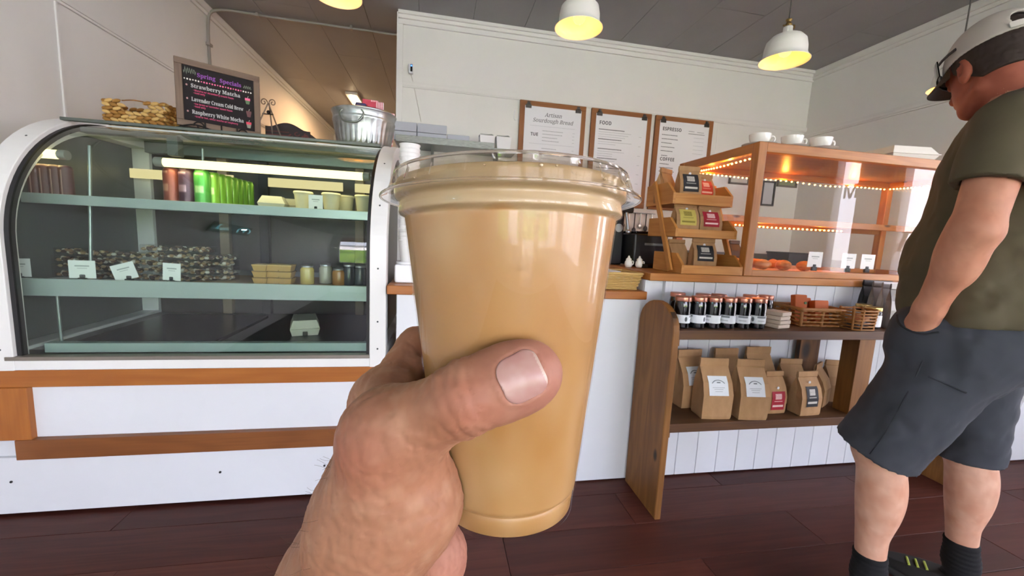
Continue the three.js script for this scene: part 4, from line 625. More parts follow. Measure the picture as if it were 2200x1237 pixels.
/* ================= wall shelf, boxes, camera ================= */
{
  const s = thing('wall_shelf', 'grey metal wall shelf holding white boxes', 'shelf', [0, 0, 0]), gm = flat(0x8b918e, 0.4, { metalness: 0.5 });
  add('board', bb(-0.32, 0.58, 1.742, 1.756, ZB + 0.002, -3.13), gm, s); add('front_lip', bb(-0.32, 0.4, 1.742, 1.79, -3.135, -3.125), std({ map: mottled(0x6c726f, 0xa9afac, 40, 40, 161), roughness: 0.4, metalness: 0.4 }), s);
  for (const x of [-0.05, 0.45]) add('bracket', extrude([[0, 0], [0.2, 0.0], [0, -0.16]], 0.02).rotateY(-Math.PI / 2).translate(x, 1.742, ZB + 0.004), gm, s);
  const bx_ = (n, l, a, b, c, d, z1, z2) => { const p = onZ(a, b, -3.13), q = onZ(c, d, -3.13); solo('carton', l, 'box', bx(q.x - p.x, p.y - 1.757, z1 - z2, (q.x - p.x) / 2, (p.y - 1.757) / 2, -(z1 - z2) / 2, 0.003), flat(0xd9dce0, 0.7), 'white cartons on the wall shelf', [p.x, 1.7575, z1]); };
  const b1 = onZ(846, 258, -3.14), b2 = onZ(897, 262, -3.14), b3 = onZ(960, 267, -3.14), cm = flat(0xb4bac6, 0.7), hh = (b1.y - 1.757) / 2;
  [[b1.x, b2.x - 0.006, 0, 'flat white carton, bottom of stack by the corner post'], [b1.x, b2.x - 0.006, 1, 'flat white carton, top of stack by the corner post'], [b2.x, b3.x, 0, 'flat white carton, bottom of stack beside small carton'], [b2.x, b3.x, 1, 'flat white carton, top of stack beside small carton']].forEach(([x0, x1, k, l]) => solo('carton', l, 'box', bb(0, x1 - x0, 0, hh - 0.003, -0.22, 0), cm, 'white cartons on the wall shelf', [x0, 1.7575 + k * hh, -3.145]));
  const sx = onZ(1010, 292, -3.14); solo('carton', 'low white carton between the stacked cartons and white tubs', 'box', bb(0, sx.x - b3.x - 0.012, 0, 0.07, -0.2, 0), cm, 'white cartons on the wall shelf', [b3.x + 0.006, 1.7575, -3.145]);
  for (const [px, l] of [[1045, 'white paper tub with folded lid beside the low carton'], [1080, 'white paper tub with folded lid towards the bread menu']]) { const p = onZ(px, 316, -3.2), o = thing('paper_tub', l, 'tub', [p.x, 1.7575, -3.2], 0, 'paper tubs'); add('tub', globalThis.taperBox(0.1, 0.09, 0.115, 0.105, 0.09, 0), M.paper, o); add('lid_flap', [bx(0.1, 0.003, 0.06, 0, 0.098, 0.01, 0).rotateZ(0.12), bx(0.1, 0.003, 0.06, 0, 0.093, -0.03, 0).rotateX(0.5)], flat(0xb9bbb8, 0.7), o); }
  const c = thing('security_camera', 'small white security camera with blue light on the wall', 'camera', onZ(883, 148, ZB + 0.02)); add('housing', bx(0.036, 0.072, 0.03, 0, 0, 0, 0.008), M.whitePlastic, c); add('lens_plate', bx(0.016, 0.052, 0.004, 0.004, 0.002, 0.015), M.blackGloss, c); add('status_light', new THREE.SphereGeometry(0.005, 10, 8).translate(0.004, 0.018, 0.017), glow(0x3a6bff, 3, 'status_light_glow'), c);
  const q = onZ(886, 170, ZB).sub(c.position), e = onZ(905, 262, ZB).sub(c.position); add('cable', tube([[0, -0.036, -0.012], [q.x, q.y, -0.016], [(q.x + e.x) / 2, (q.y + e.y) / 2, -0.017], [e.x, e.y, -0.016]], 0.0025, 20), flat(0xcfcac2, 0.6), c);
}

/* ================= goods inside the display case ================= */
const SH1 = 1.1505, SH2 = 0.8505;
{
  const can = (p, l, hex, group, h = 0.148, r = 0.0275, mark) => { const t = thing('drink_can', l, 'can', p, p.x * 5, group); add('body', lathe([[0, 0.001], [r * 0.85, 0.001], [r, 0.008], [r, h - 0.014], [r * 0.86, h - 0.003], [r * 0.86, h], [r * 0.8, h - 0.002], [0, h - 0.003]], 24), mark, t); return t; };
  const skin = (a, b) => std({ roughness: 0.3, metalness: 0.3, map: canvasTex(128, 128, (c, w, h) => { c.fillStyle = a; c.fillRect(0, 0, w, h); c.strokeStyle = b; c.fillStyle = b; for (const x of [32, 96]) { c.lineWidth = 4; c.beginPath(); c.arc(x, 40, 12, 0, 7); c.stroke(); c.globalAlpha = 0.7; for (let k = 0; k < 3; k++) c.fillRect(x - 12, 70 + k * 10, 24, 4); c.globalAlpha = 1; } }) });
  const red = skin('#8a4432', '#d9a88e'), pur = skin('#4d2f42', '#c8a8b8'), grn = [skin('#4fa048', '#cfe6b0'), skin('#7fb83a', '#e2efb4')], brn = flat(0x59322a, 0.5);
  can(V(onZ(370, 400, -1.865).x, SH1, -1.865), 'rust-red slim drink can on the upper shelf', 0, 'slim cans', 0.15, 0.0285, red);
  can(V(onZ(403, 400, -1.865).x, SH1, -1.865), 'purple slim drink can between rust-red and green cans', 0, 'slim cans', 0.15, 0.0285, pur);
  const gx = [435, 456, 470, 484, 497, 508, 519, 531]; gx.forEach((px, i) => { const z = -1.865 - i * 0.05; can(V(onZ(px, 400, z).x, SH1, z), i === 0 ? 'green slim drink can next to the purple can' : i === 7 ? 'lime green slim can at the back end of its row' : ['', 'second', 'third', 'fourth', 'fifth', 'sixth', 'seventh'][i] + ' green slim can counting from the purple can', 0, 'green slim cans', 0.15, 0.0275, grn[i ? 1 : 0]); });
  [76, 98, 120, 142].forEach((px, i) => { const z = -1.815 - i * 0.004; const t = thing('tall_bottle', i === 0 ? 'dark red-brown tall bottle beside the left case frame' : i === 3 ? 'dark red-brown tall bottle at the rod end of its row' : ['', 'second', 'third'][i] + ' dark red-brown tall bottle from the case frame', 'bottle', [onZ(px, 380, z).x, SH1, z], 0, 'red-brown bottles'); add('body', lathe([[0, 0.001], [0.0195, 0.001], [0.021, 0.005], [0.021, 0.118], [0.017, 0.128], [0, 0.13]], 20), brn, t); add('highlight_strip', bx(0.0035, 0.1, 0.001, 0, 0.062, 0.0213, 0), flat(0xa8877c, 0.4), t); });
  const pulp = flat(0xb8b4a4, 0.85), tub = lathe([[0, 0.001], [0.026, 0.001], [0.027, 0.004], [0.035, 0.08], [0.037, 0.082], [0.037, 0.087], [0.034, 0.09], [0, 0.091]], 28);
  for (const [px, z, l] of [[588, -1.88, 'grey pulp clamshell box beside the green cans'], [628, -2.0, 'grey pulp clamshell box leaning behind its twin']]) { const x = onZ(px, 430, z).x, t = thing('clamshell_box', l, 'box', [x, SH1, z], 0.15, 'pulp clamshells'); add('tray', globalThis.taperBox(0.075, 0.075, 0.1, 0.1, 0.035, 0), pulp, t); add('lid', globalThis.taperBox(0.1, 0.1, 0.07, 0.07, 0.03, 0.0355), pulp, t); }
  for (const [px, z, l] of [[652, -1.87, 'pale paper soup cup beside the pulp clamshells'], [712, -1.86, 'pale paper soup cup beside the shelf card'], [742, -1.95, 'pale paper soup cup half behind another cup'], [782, -1.87, 'pale paper soup cup against the right case frame']]) { const t = thing('soup_cup', l, 'cup', [onZ(px, 430, z).x, SH1, z], 0, 'paper soup cups'); add('cup', tub, flat(0xbdb69c, 0.7), t); add('lid', lathe([[0.034, 0.086], [0.0385, 0.084], [0.0385, 0.09], [0.035, 0.0935], [0, 0.094]], 28), flat(0xd8d0b4, 0.6), t); }
  const mk = (px, z, sh, turn, w, h, l, tilt) => globalThis.makeCard(V(onZ(px, 560, z).x, sh, z), turn, w, h, l, 'case price cards', tilt);
  mk(680, -1.81, SH1, 0, 0.055, 0.06, 'blank white card on a clip among soup cups');
  mk(175, -1.735, SH2, 0.05, 0.082, 0.066, 'upright white price card near the left of the lower shelf', 0.0);
  mk(275, -1.735, SH2, 0, 0.078, 0.062, 'white price card tilted on its clip on the lower shelf', 0.3);
  mk(366, -1.735, SH2, 0, 0.06, 0.066, 'white price card in front of the speckled snack packs', -0.05);
  mk(40, -1.735, SH2, 0.2, 0.06, 0.066, 'white price card half hidden by the left case frame', 0);
  // clear clamshells of speckled snacks
  const lidM = phys({ color: 0xf2f4f2, transmission: 1, thickness: 0, roughness: 0.05, ior: 1.45 });
  const biteM = std({ vertexColors: true, roughness: 0.7 }), bites = [0, 1, 2, 3].map((v) => { const list = []; for (let i = 0; i < 26; i++) { const q = hsh(i, v, 5), g = new THREE.IcosahedronGeometry(0.0065 + 0.004 * q, 0).scale(1, 0.75, 1.1).translate(-0.03 + 0.06 * hsh(i, v, 6), 0.007 + 0.014 * hsh(i, v, 7), -0.03 + 0.06 * hsh(i, v, 8)), c = lin([0xe6dac2, 0x7b5c44, 0xcdb289, 0xf0e9da, 0xb08f68, 0x4d3a2e][Math.floor(q * 6)]), n = new Float32Array(g.attributes.position.count * 3); for (let k = 0; k < n.length; k++) n[k] = c[k % 3]; g.setAttribute('color', new THREE.BufferAttribute(n, 3)); g.deleteAttribute('uv'); list.push(g); } return mergeGeometries(list); });
  const cols = [[205, -1.86, 4], [245, -1.9, 4], [292, -1.86, 4], [340, -1.88, 5], [392, -1.86, 5], [440, -1.87, 5], [485, -1.9, 4], [160, -1.93, 4], [110, -1.92, 3]];
  cols.forEach(([px, z, n], ci) => { const x = onZ(px, 580, z).x; for (let k = 0; k < n; k++) { const t = thing('snack_box', 'clear box of speckled snacks, ' + ['bottom', 'second', 'third', 'fourth', 'fifth'][k] + ' layer of stack ' + ['beside the upright card', 'behind the tilted card', 'past the tilted card', 'short of the third card', 'behind the third card', 'past the third card', 'facing the dip tubs', 'behind the upright card', 'by the case frame'][ci], 'snack box', [x + (hsh(ci, k, 7) - 0.5) * 0.008, SH2 + k * 0.0295, z], (hsh(ci, k, 9) - 0.5) * 0.1, 'stacked snack boxes'); add('contents', bites[(ci + k * 2) % 4], biteM, t).userData.kind = 'stuff'; add('box', bx(0.078, 0.028, 0.078, 0, 0.0142, 0, 0.003), lidM, t); } });
  // tan dip tubs three high
  const tanM = flat(0xc09a58, 0.5), rimM = flat(0x9a7a44, 0.5);
  [[563, -1.83], [590, -1.84], [616, -1.835]].forEach(([px, z], c) => { const x = onZ(px, 575, z).x; for (let k = 0; k < 3; k++) { const t = thing('dip_tub', 'small tan dip tub, ' + ['bottom', 'middle', 'top'][k] + ' of the stack ' + ['beside the snack boxes', 'between two others', 'beside the yellow jar'][c], 'tub', [x, SH2 + 0.004 + k * 0.0268, z], 0, 'tan dip tubs'); add('tub', globalThis.taperBox(0.044, 0.05, 0.054, 0.06, 0.022, 0), tanM, t); add('rim', bx(0.058, 0.0045, 0.064, 0, 0.0243, 0, 0.002), k === 2 ? flat(0xd8b673, 0.5) : rimM, t); } });
  solo('serving_sheet', 'tan paper sheet under the dip tubs in the case', 'sheet', bb(-0.98, -0.42, 0, 0.003, -2.1, -1.72, 0), flat(0xa98f66, 0.8), null, [0, SH2, 0]);
  // preserve jars right of the tubs
  [[660, -1.83, 0xb9a452, 0.085, 'yellow preserve jar beside the tan dip tubs'], [700, -1.87, 0xa8a392, 0.09, 'cloudy clear jar between yellow and amber jars'], [728, -1.83, 0xa5733c, 0.075, 'amber preserve jar in the case beside the dark jar'], [750, -1.84, 0x2a3038, 0.095, 'dark glass jar in the case beside the amber jar'], [775, -1.85, 0x454c50, 0.09, 'grey glass jar against the right case frame']].forEach(([px, z, hex, h, l]) => { const t = thing('preserve_jar', l, 'jar', [onZ(px, 580, z).x, SH2 + 0.0005 + (px < 720 ? 0.003 : 0.003), z], 0, 'preserve jars'); const r = 0.026; add('glass_body', lathe([[0, 0.001], [r, 0.001], [r + 0.001, 0.005], [r + 0.001, h * 0.75], [r * 0.8, h * 0.86], [r * 0.8, h * 0.9], [0, h * 0.9]], 24), flat(hex, 0.15), t); add('lid', lathe([[r * 0.8, h * 0.86], [r * 0.88, h * 0.87], [r * 0.88, h], [0, h + 0.001]], 24), M.steel, t); });
  const eb = onZ(655, 690, -1.9), t = thing('egg_carton', 'pale pulp egg carton on the dark case floor', 'carton', [eb.x, CBOT + 0.0755, -1.9], 0.3); add('tray', globalThis.taperBox(0.1, 0.16, 0.115, 0.175, 0.03, 0), pulp, t); add('lid', globalThis.taperBox(0.115, 0.175, 0.09, 0.15, 0.035, 0.031), pulp, t); add('foot_notch', bx(0.02, 0.02, 0.004, 0, 0.01, 0.083), flat(0x4c4a44, 0.9), t);
}
/* ================= on top of the display case ================= */
const TOPY = CTOP + 0.0045;
{
  const b = thing('seagrass_basket', 'chunky woven seagrass basket with handle gap on the case', 'basket', [onZ(316, 270, -2.27).x, TOPY, -2.27], -0.05), list = [], pale = [];
  // chunky plait: rows of short fat strands, alternate tones, with a gap for the handle at the front
  const w = 0.25, d = 0.14, rows = 8, st = 0.0165, strand = new THREE.SphereGeometry(1, 8, 6);
  for (let r = 0; r < rows; r++) for (const [sx, sz, len, ang] of [[0, d / 2, w, 0], [0, -d / 2, w, 0], [w / 2, 0, d, Math.PI / 2], [-w / 2, 0, d, Math.PI / 2]]) { const n = Math.round(len / 0.03); for (let i = 0; i < n; i++) { const u = -len / 2 + (i + 0.5) * len / n + (r % 2 ? 0.006 : -0.006); if (ang === 0 && r >= 5 && Math.abs(u) < 0.045 && sz > 0) continue; const g = strand.clone().scale(0.019, 0.0085, 0.008).rotateZ((r % 2 ? 1 : -1) * 0.25); g.rotateY(ang); g.translate(sx + (ang === 0 ? u : 0), 0.009 + r * st, sz + (ang === 0 ? 0 : u)); (hsh(r, i, Math.round(sx * 9 + sz * 99)) > 0.45 ? list : pale).push(g); } }
  add('weave', list, M.wicker, b).userData.kind = 'stuff'; add('pale_weave', pale, M.wickerPale, b).userData.kind = 'stuff'; add('base', bb(-w / 2, w / 2, 0.001, 0.01, -d / 2, d / 2), M.wickerDark, b);
  add('handle_wire', tube([[-0.05, 0.128, d / 2], [0, 0.133, d / 2], [0.05, 0.128, d / 2]], 0.0025, 16), M.wickerDark, b);
}
{ // chalkboard on a wrought iron stand
  const tl = onZ(380, 127, -2.1), tr = onZ(562, 165, -2.26), bl = onZ(373, 269, -2.08), br = onZ(555, 293, -2.24);
  const u = tr.clone().sub(tl), w = (u.length() + br.clone().sub(bl).length()) / 2, h = (tl.distanceTo(bl) + tr.distanceTo(br)) / 2, c = tl.clone().add(tr).add(bl).add(br).multiplyScalar(0.25);
  const t = thing('chalkboard_sign', 'framed chalkboard listing spring specials on top of the case', 'sign', [c.x, c.y, c.z], -Math.atan2(u.z, u.x));
  const inner = new THREE.Group(); const f = 0.026, face = canvasTex(768, 560, (x, W_, H_) => {
    x.fillStyle = '#171013'; x.fillRect(0, 0, W_, H_); for (let i = 0; i < 500; i++) { x.globalAlpha = 0.03; x.fillStyle = '#a99'; x.fillRect(hsh(i, 1, 8) * W_, hsh(i, 2, 8) * H_, 30, 2); } x.globalAlpha = 1;
    x.textAlign = 'left'; x.fillStyle = '#9a58b8'; x.font = 'bold 58px serif'; x.fillText('Spring', 150, 96); x.fillText('Specials', 388, 100);
    x.strokeStyle = '#7d8a78'; x.lineWidth = 5; x.beginPath(); for (let i = 0; i < 40; i++) x.lineTo(16 + i * 3.2, 52 + 22 * Math.sin(i * 0.9) + 8 * Math.sin(i * 2.3)); x.stroke(); x.beginPath(); for (let i = 0; i < 26; i++) x.lineTo(650 + i * 3.6, 86 + 14 * Math.sin(i * 1.1)); x.stroke();
    for (let i = 0; i < 26; i++) { x.fillStyle = i < 6 || i > 21 ? '#e6e2d8' : '#ef6f9b'; x.beginPath(); x.arc(22 + i * 28.5, 136 + (i % 3), i % 3 ? 9 : 7, 0, 7); x.fill(); }
    const item = (y, s, subs) => { x.fillStyle = '#c6c9c8'; x.font = 'bold 54px serif'; x.fillText(s, 82, y, 560); x.fillStyle = '#e0527f'; x.font = 'bold 25px sans-serif'; subs.forEach((q, i) => x.fillText(q, 104, y + 34 + i * 27, 470)); x.fillStyle = '#b98f8c'; x.beginPath(); x.arc(40, y - 18, 10, 0, 7); x.fill(); };
    item(214, 'Strawberry Matcha', ['~Matcha w/ strawberry cream foam', '~iced only']); item(352, 'Lavender Cream Cold Brew', ['~ice brew w/ lavender sweet foam', '~iced only']); item(482, 'Raspberry White Mocha', ['~iced or hot, white mocha w/ raspberry']);
    const cup = (cx, cy, a, b) => { x.fillStyle = a; x.fillRect(cx - 30, cy - 24, 60, 26); x.fillStyle = b; x.beginPath(); x.moveTo(cx - 28, cy + 2); x.lineTo(cx + 28, cy + 2); x.lineTo(cx + 18, cy + 42); x.lineTo(cx - 18, cy + 42); x.fill(); x.strokeStyle = '#d6d2c4'; x.lineWidth = 4; x.beginPath(); x.moveTo(cx, cy - 24); x.lineTo(cx + 10, cy - 48); x.stroke(); };
    cup(694, 226, '#ef6f9b', '#5f7a58'); cup(704, 366, '#6d4a4c', '#6d4a4c'); cup(700, 488, '#d84a62', '#8f8f84');
  });
  add('board', bx(w - 0.01, h - 0.01, 0.012, 0, 0, 0, 0), M.black, t);
  add('chalk_writing', plane(w - 2 * f, h - 2 * f, 0, 0, 0.0068), std({ map: face, roughness: 0.85 }), t);
  add('frame_rail', wood(bx(w, f, 0.022, 0, h / 2 - f / 2, 0), 'x'), M.greyFrame, t); add('frame_rail', wood(bx(w, f, 0.022, 0, -h / 2 + f / 2, 0), 'x'), M.greyFrame, t);
  for (const s of [-1, 1]) add('frame_stile', wood(bx(f, h - 2 * f, 0.022, s * (w / 2 - f / 2), 0, 0), 'y'), M.greyFrame, t);
  const e = thing('iron_stand', 'black wrought iron scroll stand under the chalkboard', 'stand', [c.x, TOPY, c.z], t.rotation.y), hb = c.y - h / 2 - TOPY;
  const scroll = (s, x0) => { const p = []; for (let i = 0; i <= 20; i++) { const a = i / 20 * 7, r = 0.022 * (1 - i / 26); p.push([x0 + s * Math.cos(a) * r, 0.026 + Math.sin(a) * r, 0.02]); } return tube(p, 0.003, 40, 6); };
  add('scrollwork', [scroll(1, 0.08), scroll(-1, -0.08), tube([[-0.17, 0.004, 0.02], [-0.1, 0.03, 0.02], [0, 0.012, 0.02], [0.1, 0.03, 0.02], [0.17, 0.004, 0.02]], 0.0032, 40, 6)], M.iron, e);
  add('ledge', rod([-0.15, hb - 0.006, 0.01], [0.15, hb - 0.006, 0.01], 0.004), M.iron, e);
  for (const x of [-0.06, 0.06, 0]) add('peg', tube([[x, 0.002, 0.02], [x, hb - 0.01, 0.02], [x, hb + 0.024, 0.018]], 0.003, 12, 6), M.iron, e);
  for (const s of [-1, 1]) add('leg', rod([s * 0.13, hb - 0.006, 0.0], [s * 0.14, 0.002, -0.08], 0.004), M.iron, e);
  // taller easel with scrolled top, seen past the board
  const ap = onZ(576, 212, -2.28), e2 = thing('iron_easel', 'slender wrought iron easel with scrolled tip behind the chalkboard', 'easel', [ap.x, TOPY, -2.28], 0), H2 = ap.y - TOPY;
  const spiral = (s) => { const p = []; for (let i = 0; i <= 24; i++) { const a = i / 24 * 8, r = 0.018 * (1 - i / 30); p.push([s * (0.02 - Math.cos(a) * r * 0.9) , H2 - 0.018 + Math.sin(a) * r, 0]); } return tube(p, 0.0026, 50, 6); };
  add('scroll_tip', [spiral(1), spiral(-1)], flat(0x7d6f63, 0.5, { metalness: 0.5 }), e2);
  for (const s of [-1, 1]) add('leg', rod([0, H2 - 0.02, 0], [s * 0.075, 0.002, s > 0 ? 0.02 : 0.03], 0.0032), flat(0x7d6f63, 0.5, { metalness: 0.5 }), e2);
  add('leg', rod([0.004, H2 - 0.02, 0], [0.01, 0.002, -0.03], 0.0032), flat(0x6a5d53, 0.5, { metalness: 0.5 }), e2); add('crossbar', rod([-0.025, H2 * 0.66, 0.008], [0.025, H2 * 0.66, 0.008], 0.003), M.iron, e2); add('finial', new THREE.SphereGeometry(0.009, 12, 8).translate(0.004, H2 * 0.7, 0.01), M.iron, e2);
}
{ // dark red arched box
  const a = onZ(571, 300, -2.3), b = onZ(666, 312, -2.3), w = b.x - a.x, t = thing('arched_box', 'dark red patterned box with arched front beside the easel', 'box', [(a.x + b.x) / 2, TOPY, -2.36]), hh = onZ(571, 270, -2.3).y - TOPY, pk = onZ(610, 270, -2.3).y - TOPY;
  const top = []; for (let i = 0; i <= 14; i++) { const u = i / 14; top.push([w / 2 - w * u, hh - 0.012 * (1 - u) + Math.max(0, pk - hh + 0.02) * Math.pow(Math.max(0, Math.sin(Math.PI * (u * 1.3 - 0.15))), 1.2)]); }
  const m = std({ roughness: 0.6, map: canvasTex(128, 128, (c, W_, H_) => { c.fillStyle = '#1a0a0a'; c.fillRect(0, 0, W_, H_); c.strokeStyle = '#5e1f1c'; c.lineWidth = 4; for (let i = 0; i < 40; i++) { c.beginPath(); c.arc(hsh(i, 5, 1) * W_, 30 + hsh(i, 6, 1) * 98, 4 + hsh(i, 7, 1) * 7, 0, 5); c.stroke(); } }) });
  add('front_panel', metreUV(extrude([[-w / 2, 0], [w / 2, 0], ...top], 0.008, 0.001).translate(0, 0, 0.052), 'x', [0.16, 0.12]), m, t); add('tray', [bb(-w / 2, w / 2, 0, 0.006, -0.05, 0.05), bb(-w / 2, -w / 2 + 0.006, 0, hh * 0.8, -0.05, 0.05), bb(w / 2 - 0.006, w / 2, 0, hh * 0.8, -0.05, 0.05), bb(-w / 2, w / 2, 0, hh * 0.8, -0.056, -0.05)], flat(0x2a0f0d, 0.6), t);
}
{ // galvanized tub with striped bags
  const cx = onZ(782, 318, -2.19), t = thing('galvanized_tub', 'ribbed galvanized metal tub with side handle on the case', 'tub', [cx.x, TOPY, -2.2]), R = 0.15, hT = 0.168, n = 96, P = [[0, 0.002, 0], [0.118, 0.002, 0], [0.122, 0.006, 0.2], [0.128, 0.03, 1], [0.138, 0.09, 1], [0.143, 0.118, 1], [0.1475, 0.124, 0], [0.1475, 0.134, 0], [0.1445, 0.138, 0], [0.149, 0.158, 0], [0.153, 0.163, 0], [0.154, 0.168, 0], [0.151, 0.171, 0], [0.148, 0.166, 0], [0.142, 0.13, 0], [0.124, 0.012, 0], [0, 0.01, 0]];
  const pos = [], ind = []; P.forEach(([r, y, rib], k) => { for (let i = 0; i <= n; i++) { const a = i / n * 2 * Math.PI, q = r + rib * 0.0022 * Math.sin(a * 32); pos.push(Math.cos(a) * q, y, Math.sin(a) * q); } if (k) for (let i = 0; i < n; i++) { const a = (k - 1) * (n + 1) + i, b = a + n + 1; ind.push(a, b, a + 1, b, b + 1, a + 1); } });
  const g = new THREE.BufferGeometry(); g.setAttribute('position', new THREE.Float32BufferAttribute(pos, 3)); g.setIndex(ind); g.computeVertexNormals(); add('bucket', withUV(g, 2), M.galv, t);
  add('handle', tube([[-0.075, 0.15, 0.135], [-0.085, 0.135, 0.142], [-0.072, 0.1, 0.152], [-0.03, 0.092, 0.16], [0.0, 0.1, 0.158], [0.022, 0.138, 0.152], [0.012, 0.153, 0.152]].map(([x, y, z]) => [x, y, z]), 0.0042, 40, 8), flat(0x8c9288, 0.35, { metalness: 0.9 }), t);
  const st = std({ roughness: 0.7, map: canvasTex(64, 64, (c, w, h) => { c.fillStyle = '#e9cfcf'; c.fillRect(0, 0, w, h); c.fillStyle = '#c9485a'; for (let i = 0; i < 6; i++) c.fillRect(i * 10.7, 0, 4.6, h); }) });
  for (const [x, z, h, l, a] of [[0.025, -0.02, 0.235, 'pink and white striped paper bag standing tallest in the tub', 0.15], [0.06, 0.04, 0.21, 'pink and white striped paper bag beside the tallest one', -0.1], [0.085, -0.055, 0.19, 'pink and white striped paper bag sagging over the tub rim', -0.35]]) { const o = thing('striped_bag', l, 'bag', [cx.x + x, TOPY + 0.013, -2.2 + z], a, 'striped bags in the tub'); const q = bagGeo(0.075, 0.03, h, 0); add('pouch', metreUV(q, 'x', [0.045, 0.09]), st, o); if (a < -0.3) o.rotation.z = -0.12; }
  solo('candy_pack', 'dark purple candy pack poking out of the tub', 'package', bx(0.05, 0.19, 0.03, 0, 0.095, 0, 0.006), flat(0x241a52, 0.4), null, [cx.x - 0.005, TOPY + 0.013, -2.13], 0.3);
}
/* ================= on the service counter ================= */
{
  const b = onY(862, 607, CT), base = thing('cup_dispenser', 'white square base holding the tall paper cup stack', 'dispenser', [-0.12, CT + 0.0005, -1.72]); add('box', bx(0.1, 0.075, 0.1, 0, 0.0375, 0, 0.008), M.whitePlastic, base); add('collar', lathe([[0.044, 0.0755], [0.048, 0.0755], [0.048, 0.085], [0.044, 0.086]], 32), M.whitePlastic, base);
  const cup = lathe([[0.03, 0], [0.031, 0.001], [0.039, 0.09], [0.0415, 0.092], [0.0415, 0.0965], [0.0385, 0.097], [0.03, 0.006], [0, 0.006]], 32), cm = flat(0xe6e4e2, 0.6), proto = solo('paper_cup', 'white paper cup nested in the tall stack', 'cup', cup, cm, 'stacked paper cups', [-0.12, CT + 0.078, -1.72]);
  for (let i = 1; i < 24; i++) dup(proto, [-0.12, CT + 0.078 + i * 0.0165, -1.72], 0, i === 23 ? 'topmost white paper cup of the tall stack' : undefined);
}
{ // wicker tray with napkins
  const a = onZ(1300, 620, -1.66), c = onZ(1405, 622, -1.66), w = c.x - a.x + 0.1, cx = 0.895 - w / 2, t = thing('wicker_tray', 'pale wicker tray basket on the low counter top', 'basket', [cx, CT + 0.0005, -1.735]); wovenBox(t, w, 0.2, 0.072, 0.12, M.wickerPale, 0.0075, 0.0036);
  for (let i = 0; i < 3; i++) solo('napkin', 'folded white napkin in the wicker tray, ' + ['lowest', 'middle', 'top'][i] + ' of the pile', 'napkin', bx(0.13, 0.01, 0.12, 0, 0.005, 0, 0.003), M.paper, 'napkins in the tray', [cx + 0.02, CT + 0.047 + i * 0.0105, -1.74], 0.02 * i);
}
{ // coffee gear behind: grinder, knock box, small creamers
  const p = onZ(1385, 575, -2.0), t = thing('coffee_grinder', 'squat black coffee grinder behind the wicker tray', 'grinder', [p.x, DT + 0.0005, -2.05], 0.05); add('body', bx(0.2, 0.17, 0.18, 0, 0.09, 0, 0.012), M.black, t); add('front_plate', bx(0.12, 0.012, 0.004, 0.02, 0.12, 0.091), M.greySteel, t); add('drip_tray', bx(0.2, 0.02, 0.1, 0, 0.012, 0.135), M.blackGloss, t); add('top_lid', bx(0.18, 0.012, 0.16, 0, 0.181, 0, 0.004), M.blackGloss, t);
  const p2 = onZ(1338, 560, -2.1), t2 = thing('coffee_maker', 'tall dark coffee maker with steel lever behind the cup', 'coffee maker', [p2.x - 0.07, DT + 0.0005, -2.12]); add('column', bx(0.09, 0.3, 0.12, 0, 0.15, 0, 0.01), M.black, t2); add('head', bx(0.13, 0.06, 0.16, 0.01, 0.31, 0.02, 0.01), flat(0x2b211d, 0.35), t2); add('lever', [rod([0.03, 0.28, 0.1], [0.04, 0.18, 0.12], 0.008), new THREE.SphereGeometry(0.014, 12, 8).translate(0.04, 0.18, 0.12)], M.steel, t2); add('gauge', new THREE.CylinderGeometry(0.022, 0.022, 0.008, 20).rotateX(Math.PI / 2).translate(0.01, 0.2, 0.064), M.steel, t2);
  for (const [px, l] of [[1330, 'small white creamer jug beside its twin on the tray'], [1343, 'small white creamer jug with pointed lid before the grinder']]) { const q = onZ(px, 566, -1.9), j = thing('creamer_jug', l, 'jug', [Math.max(q.x, 0.945 + (px - 1330) * 0.0045), DT + 0.0005, -1.88], 0, 'creamer jugs'); add('jug', lathe([[0, 0.001], [0.014, 0.001], [0.02, 0.014], [0.018, 0.03], [0.013, 0.036], [0.015, 0.042], [0.006, 0.05], [0.004, 0.058], [0, 0.06]], 24), M.porcelain, j); add('handle', tube([[0.016, 0.034, 0], [0.026, 0.03, 0], [0.024, 0.016, 0], [0.018, 0.014, 0]], 0.0025, 16, 6), M.porcelain, j); }
  const u = thing('utensil_rack', 'white wall panel with hanging spoons below the menus', 'rack', [0, 0, 0]), x0 = onZ(1328, 460, ZB).x, x1 = onZ(1403, 470, ZB).x; add('panel', bb(x0, x1, 1.1, 1.392, ZB + 0.002, ZB + 0.012), flat(0xdcd8d2, 0.6), u); add('rail', rod([x0, 1.36, ZB + 0.03], [x1, 1.36, ZB + 0.03], 0.005), M.steel, u);
  for (let i = 0; i < 6; i++) { const x = x0 + (i + 0.6) * (x1 - x0) / 6.2, s = thing('spoon', i % 2 ? ['', 'first', '', 'second', '', 'third'][i] + ' steel ladle on the utensil rail from the cup side' : ['first', '', 'second', '', 'third', ''][i] + ' dark scoop on the utensil rail from the cup side', 'spoon', [x, 1.355, ZB + 0.038], 0, 'hanging utensils'); add('handle', rod([0, 0, 0], [0, -0.09 - (i % 3) * 0.02, 0], 0.005), i % 2 ? M.steel : M.darkSteel, s); add('bowl', new THREE.SphereGeometry(0.02, 12, 8).scale(1, 1.25, 0.4).translate(0, -0.11 - (i % 3) * 0.02, 0), i % 2 ? M.steel : M.darkSteel, s); }
  solo('dark_pouch', 'dark foil bag standing behind the tiered rack', 'bag', bagGeo(0.09, 0.06, 0.17, 0.2), flat(0x2f2824, 0.4), null, [onZ(1572, 575, -2.32).x, 0.9505, -2.32 + 0.0], 0.2).position.y = DT + 0.0005;
}
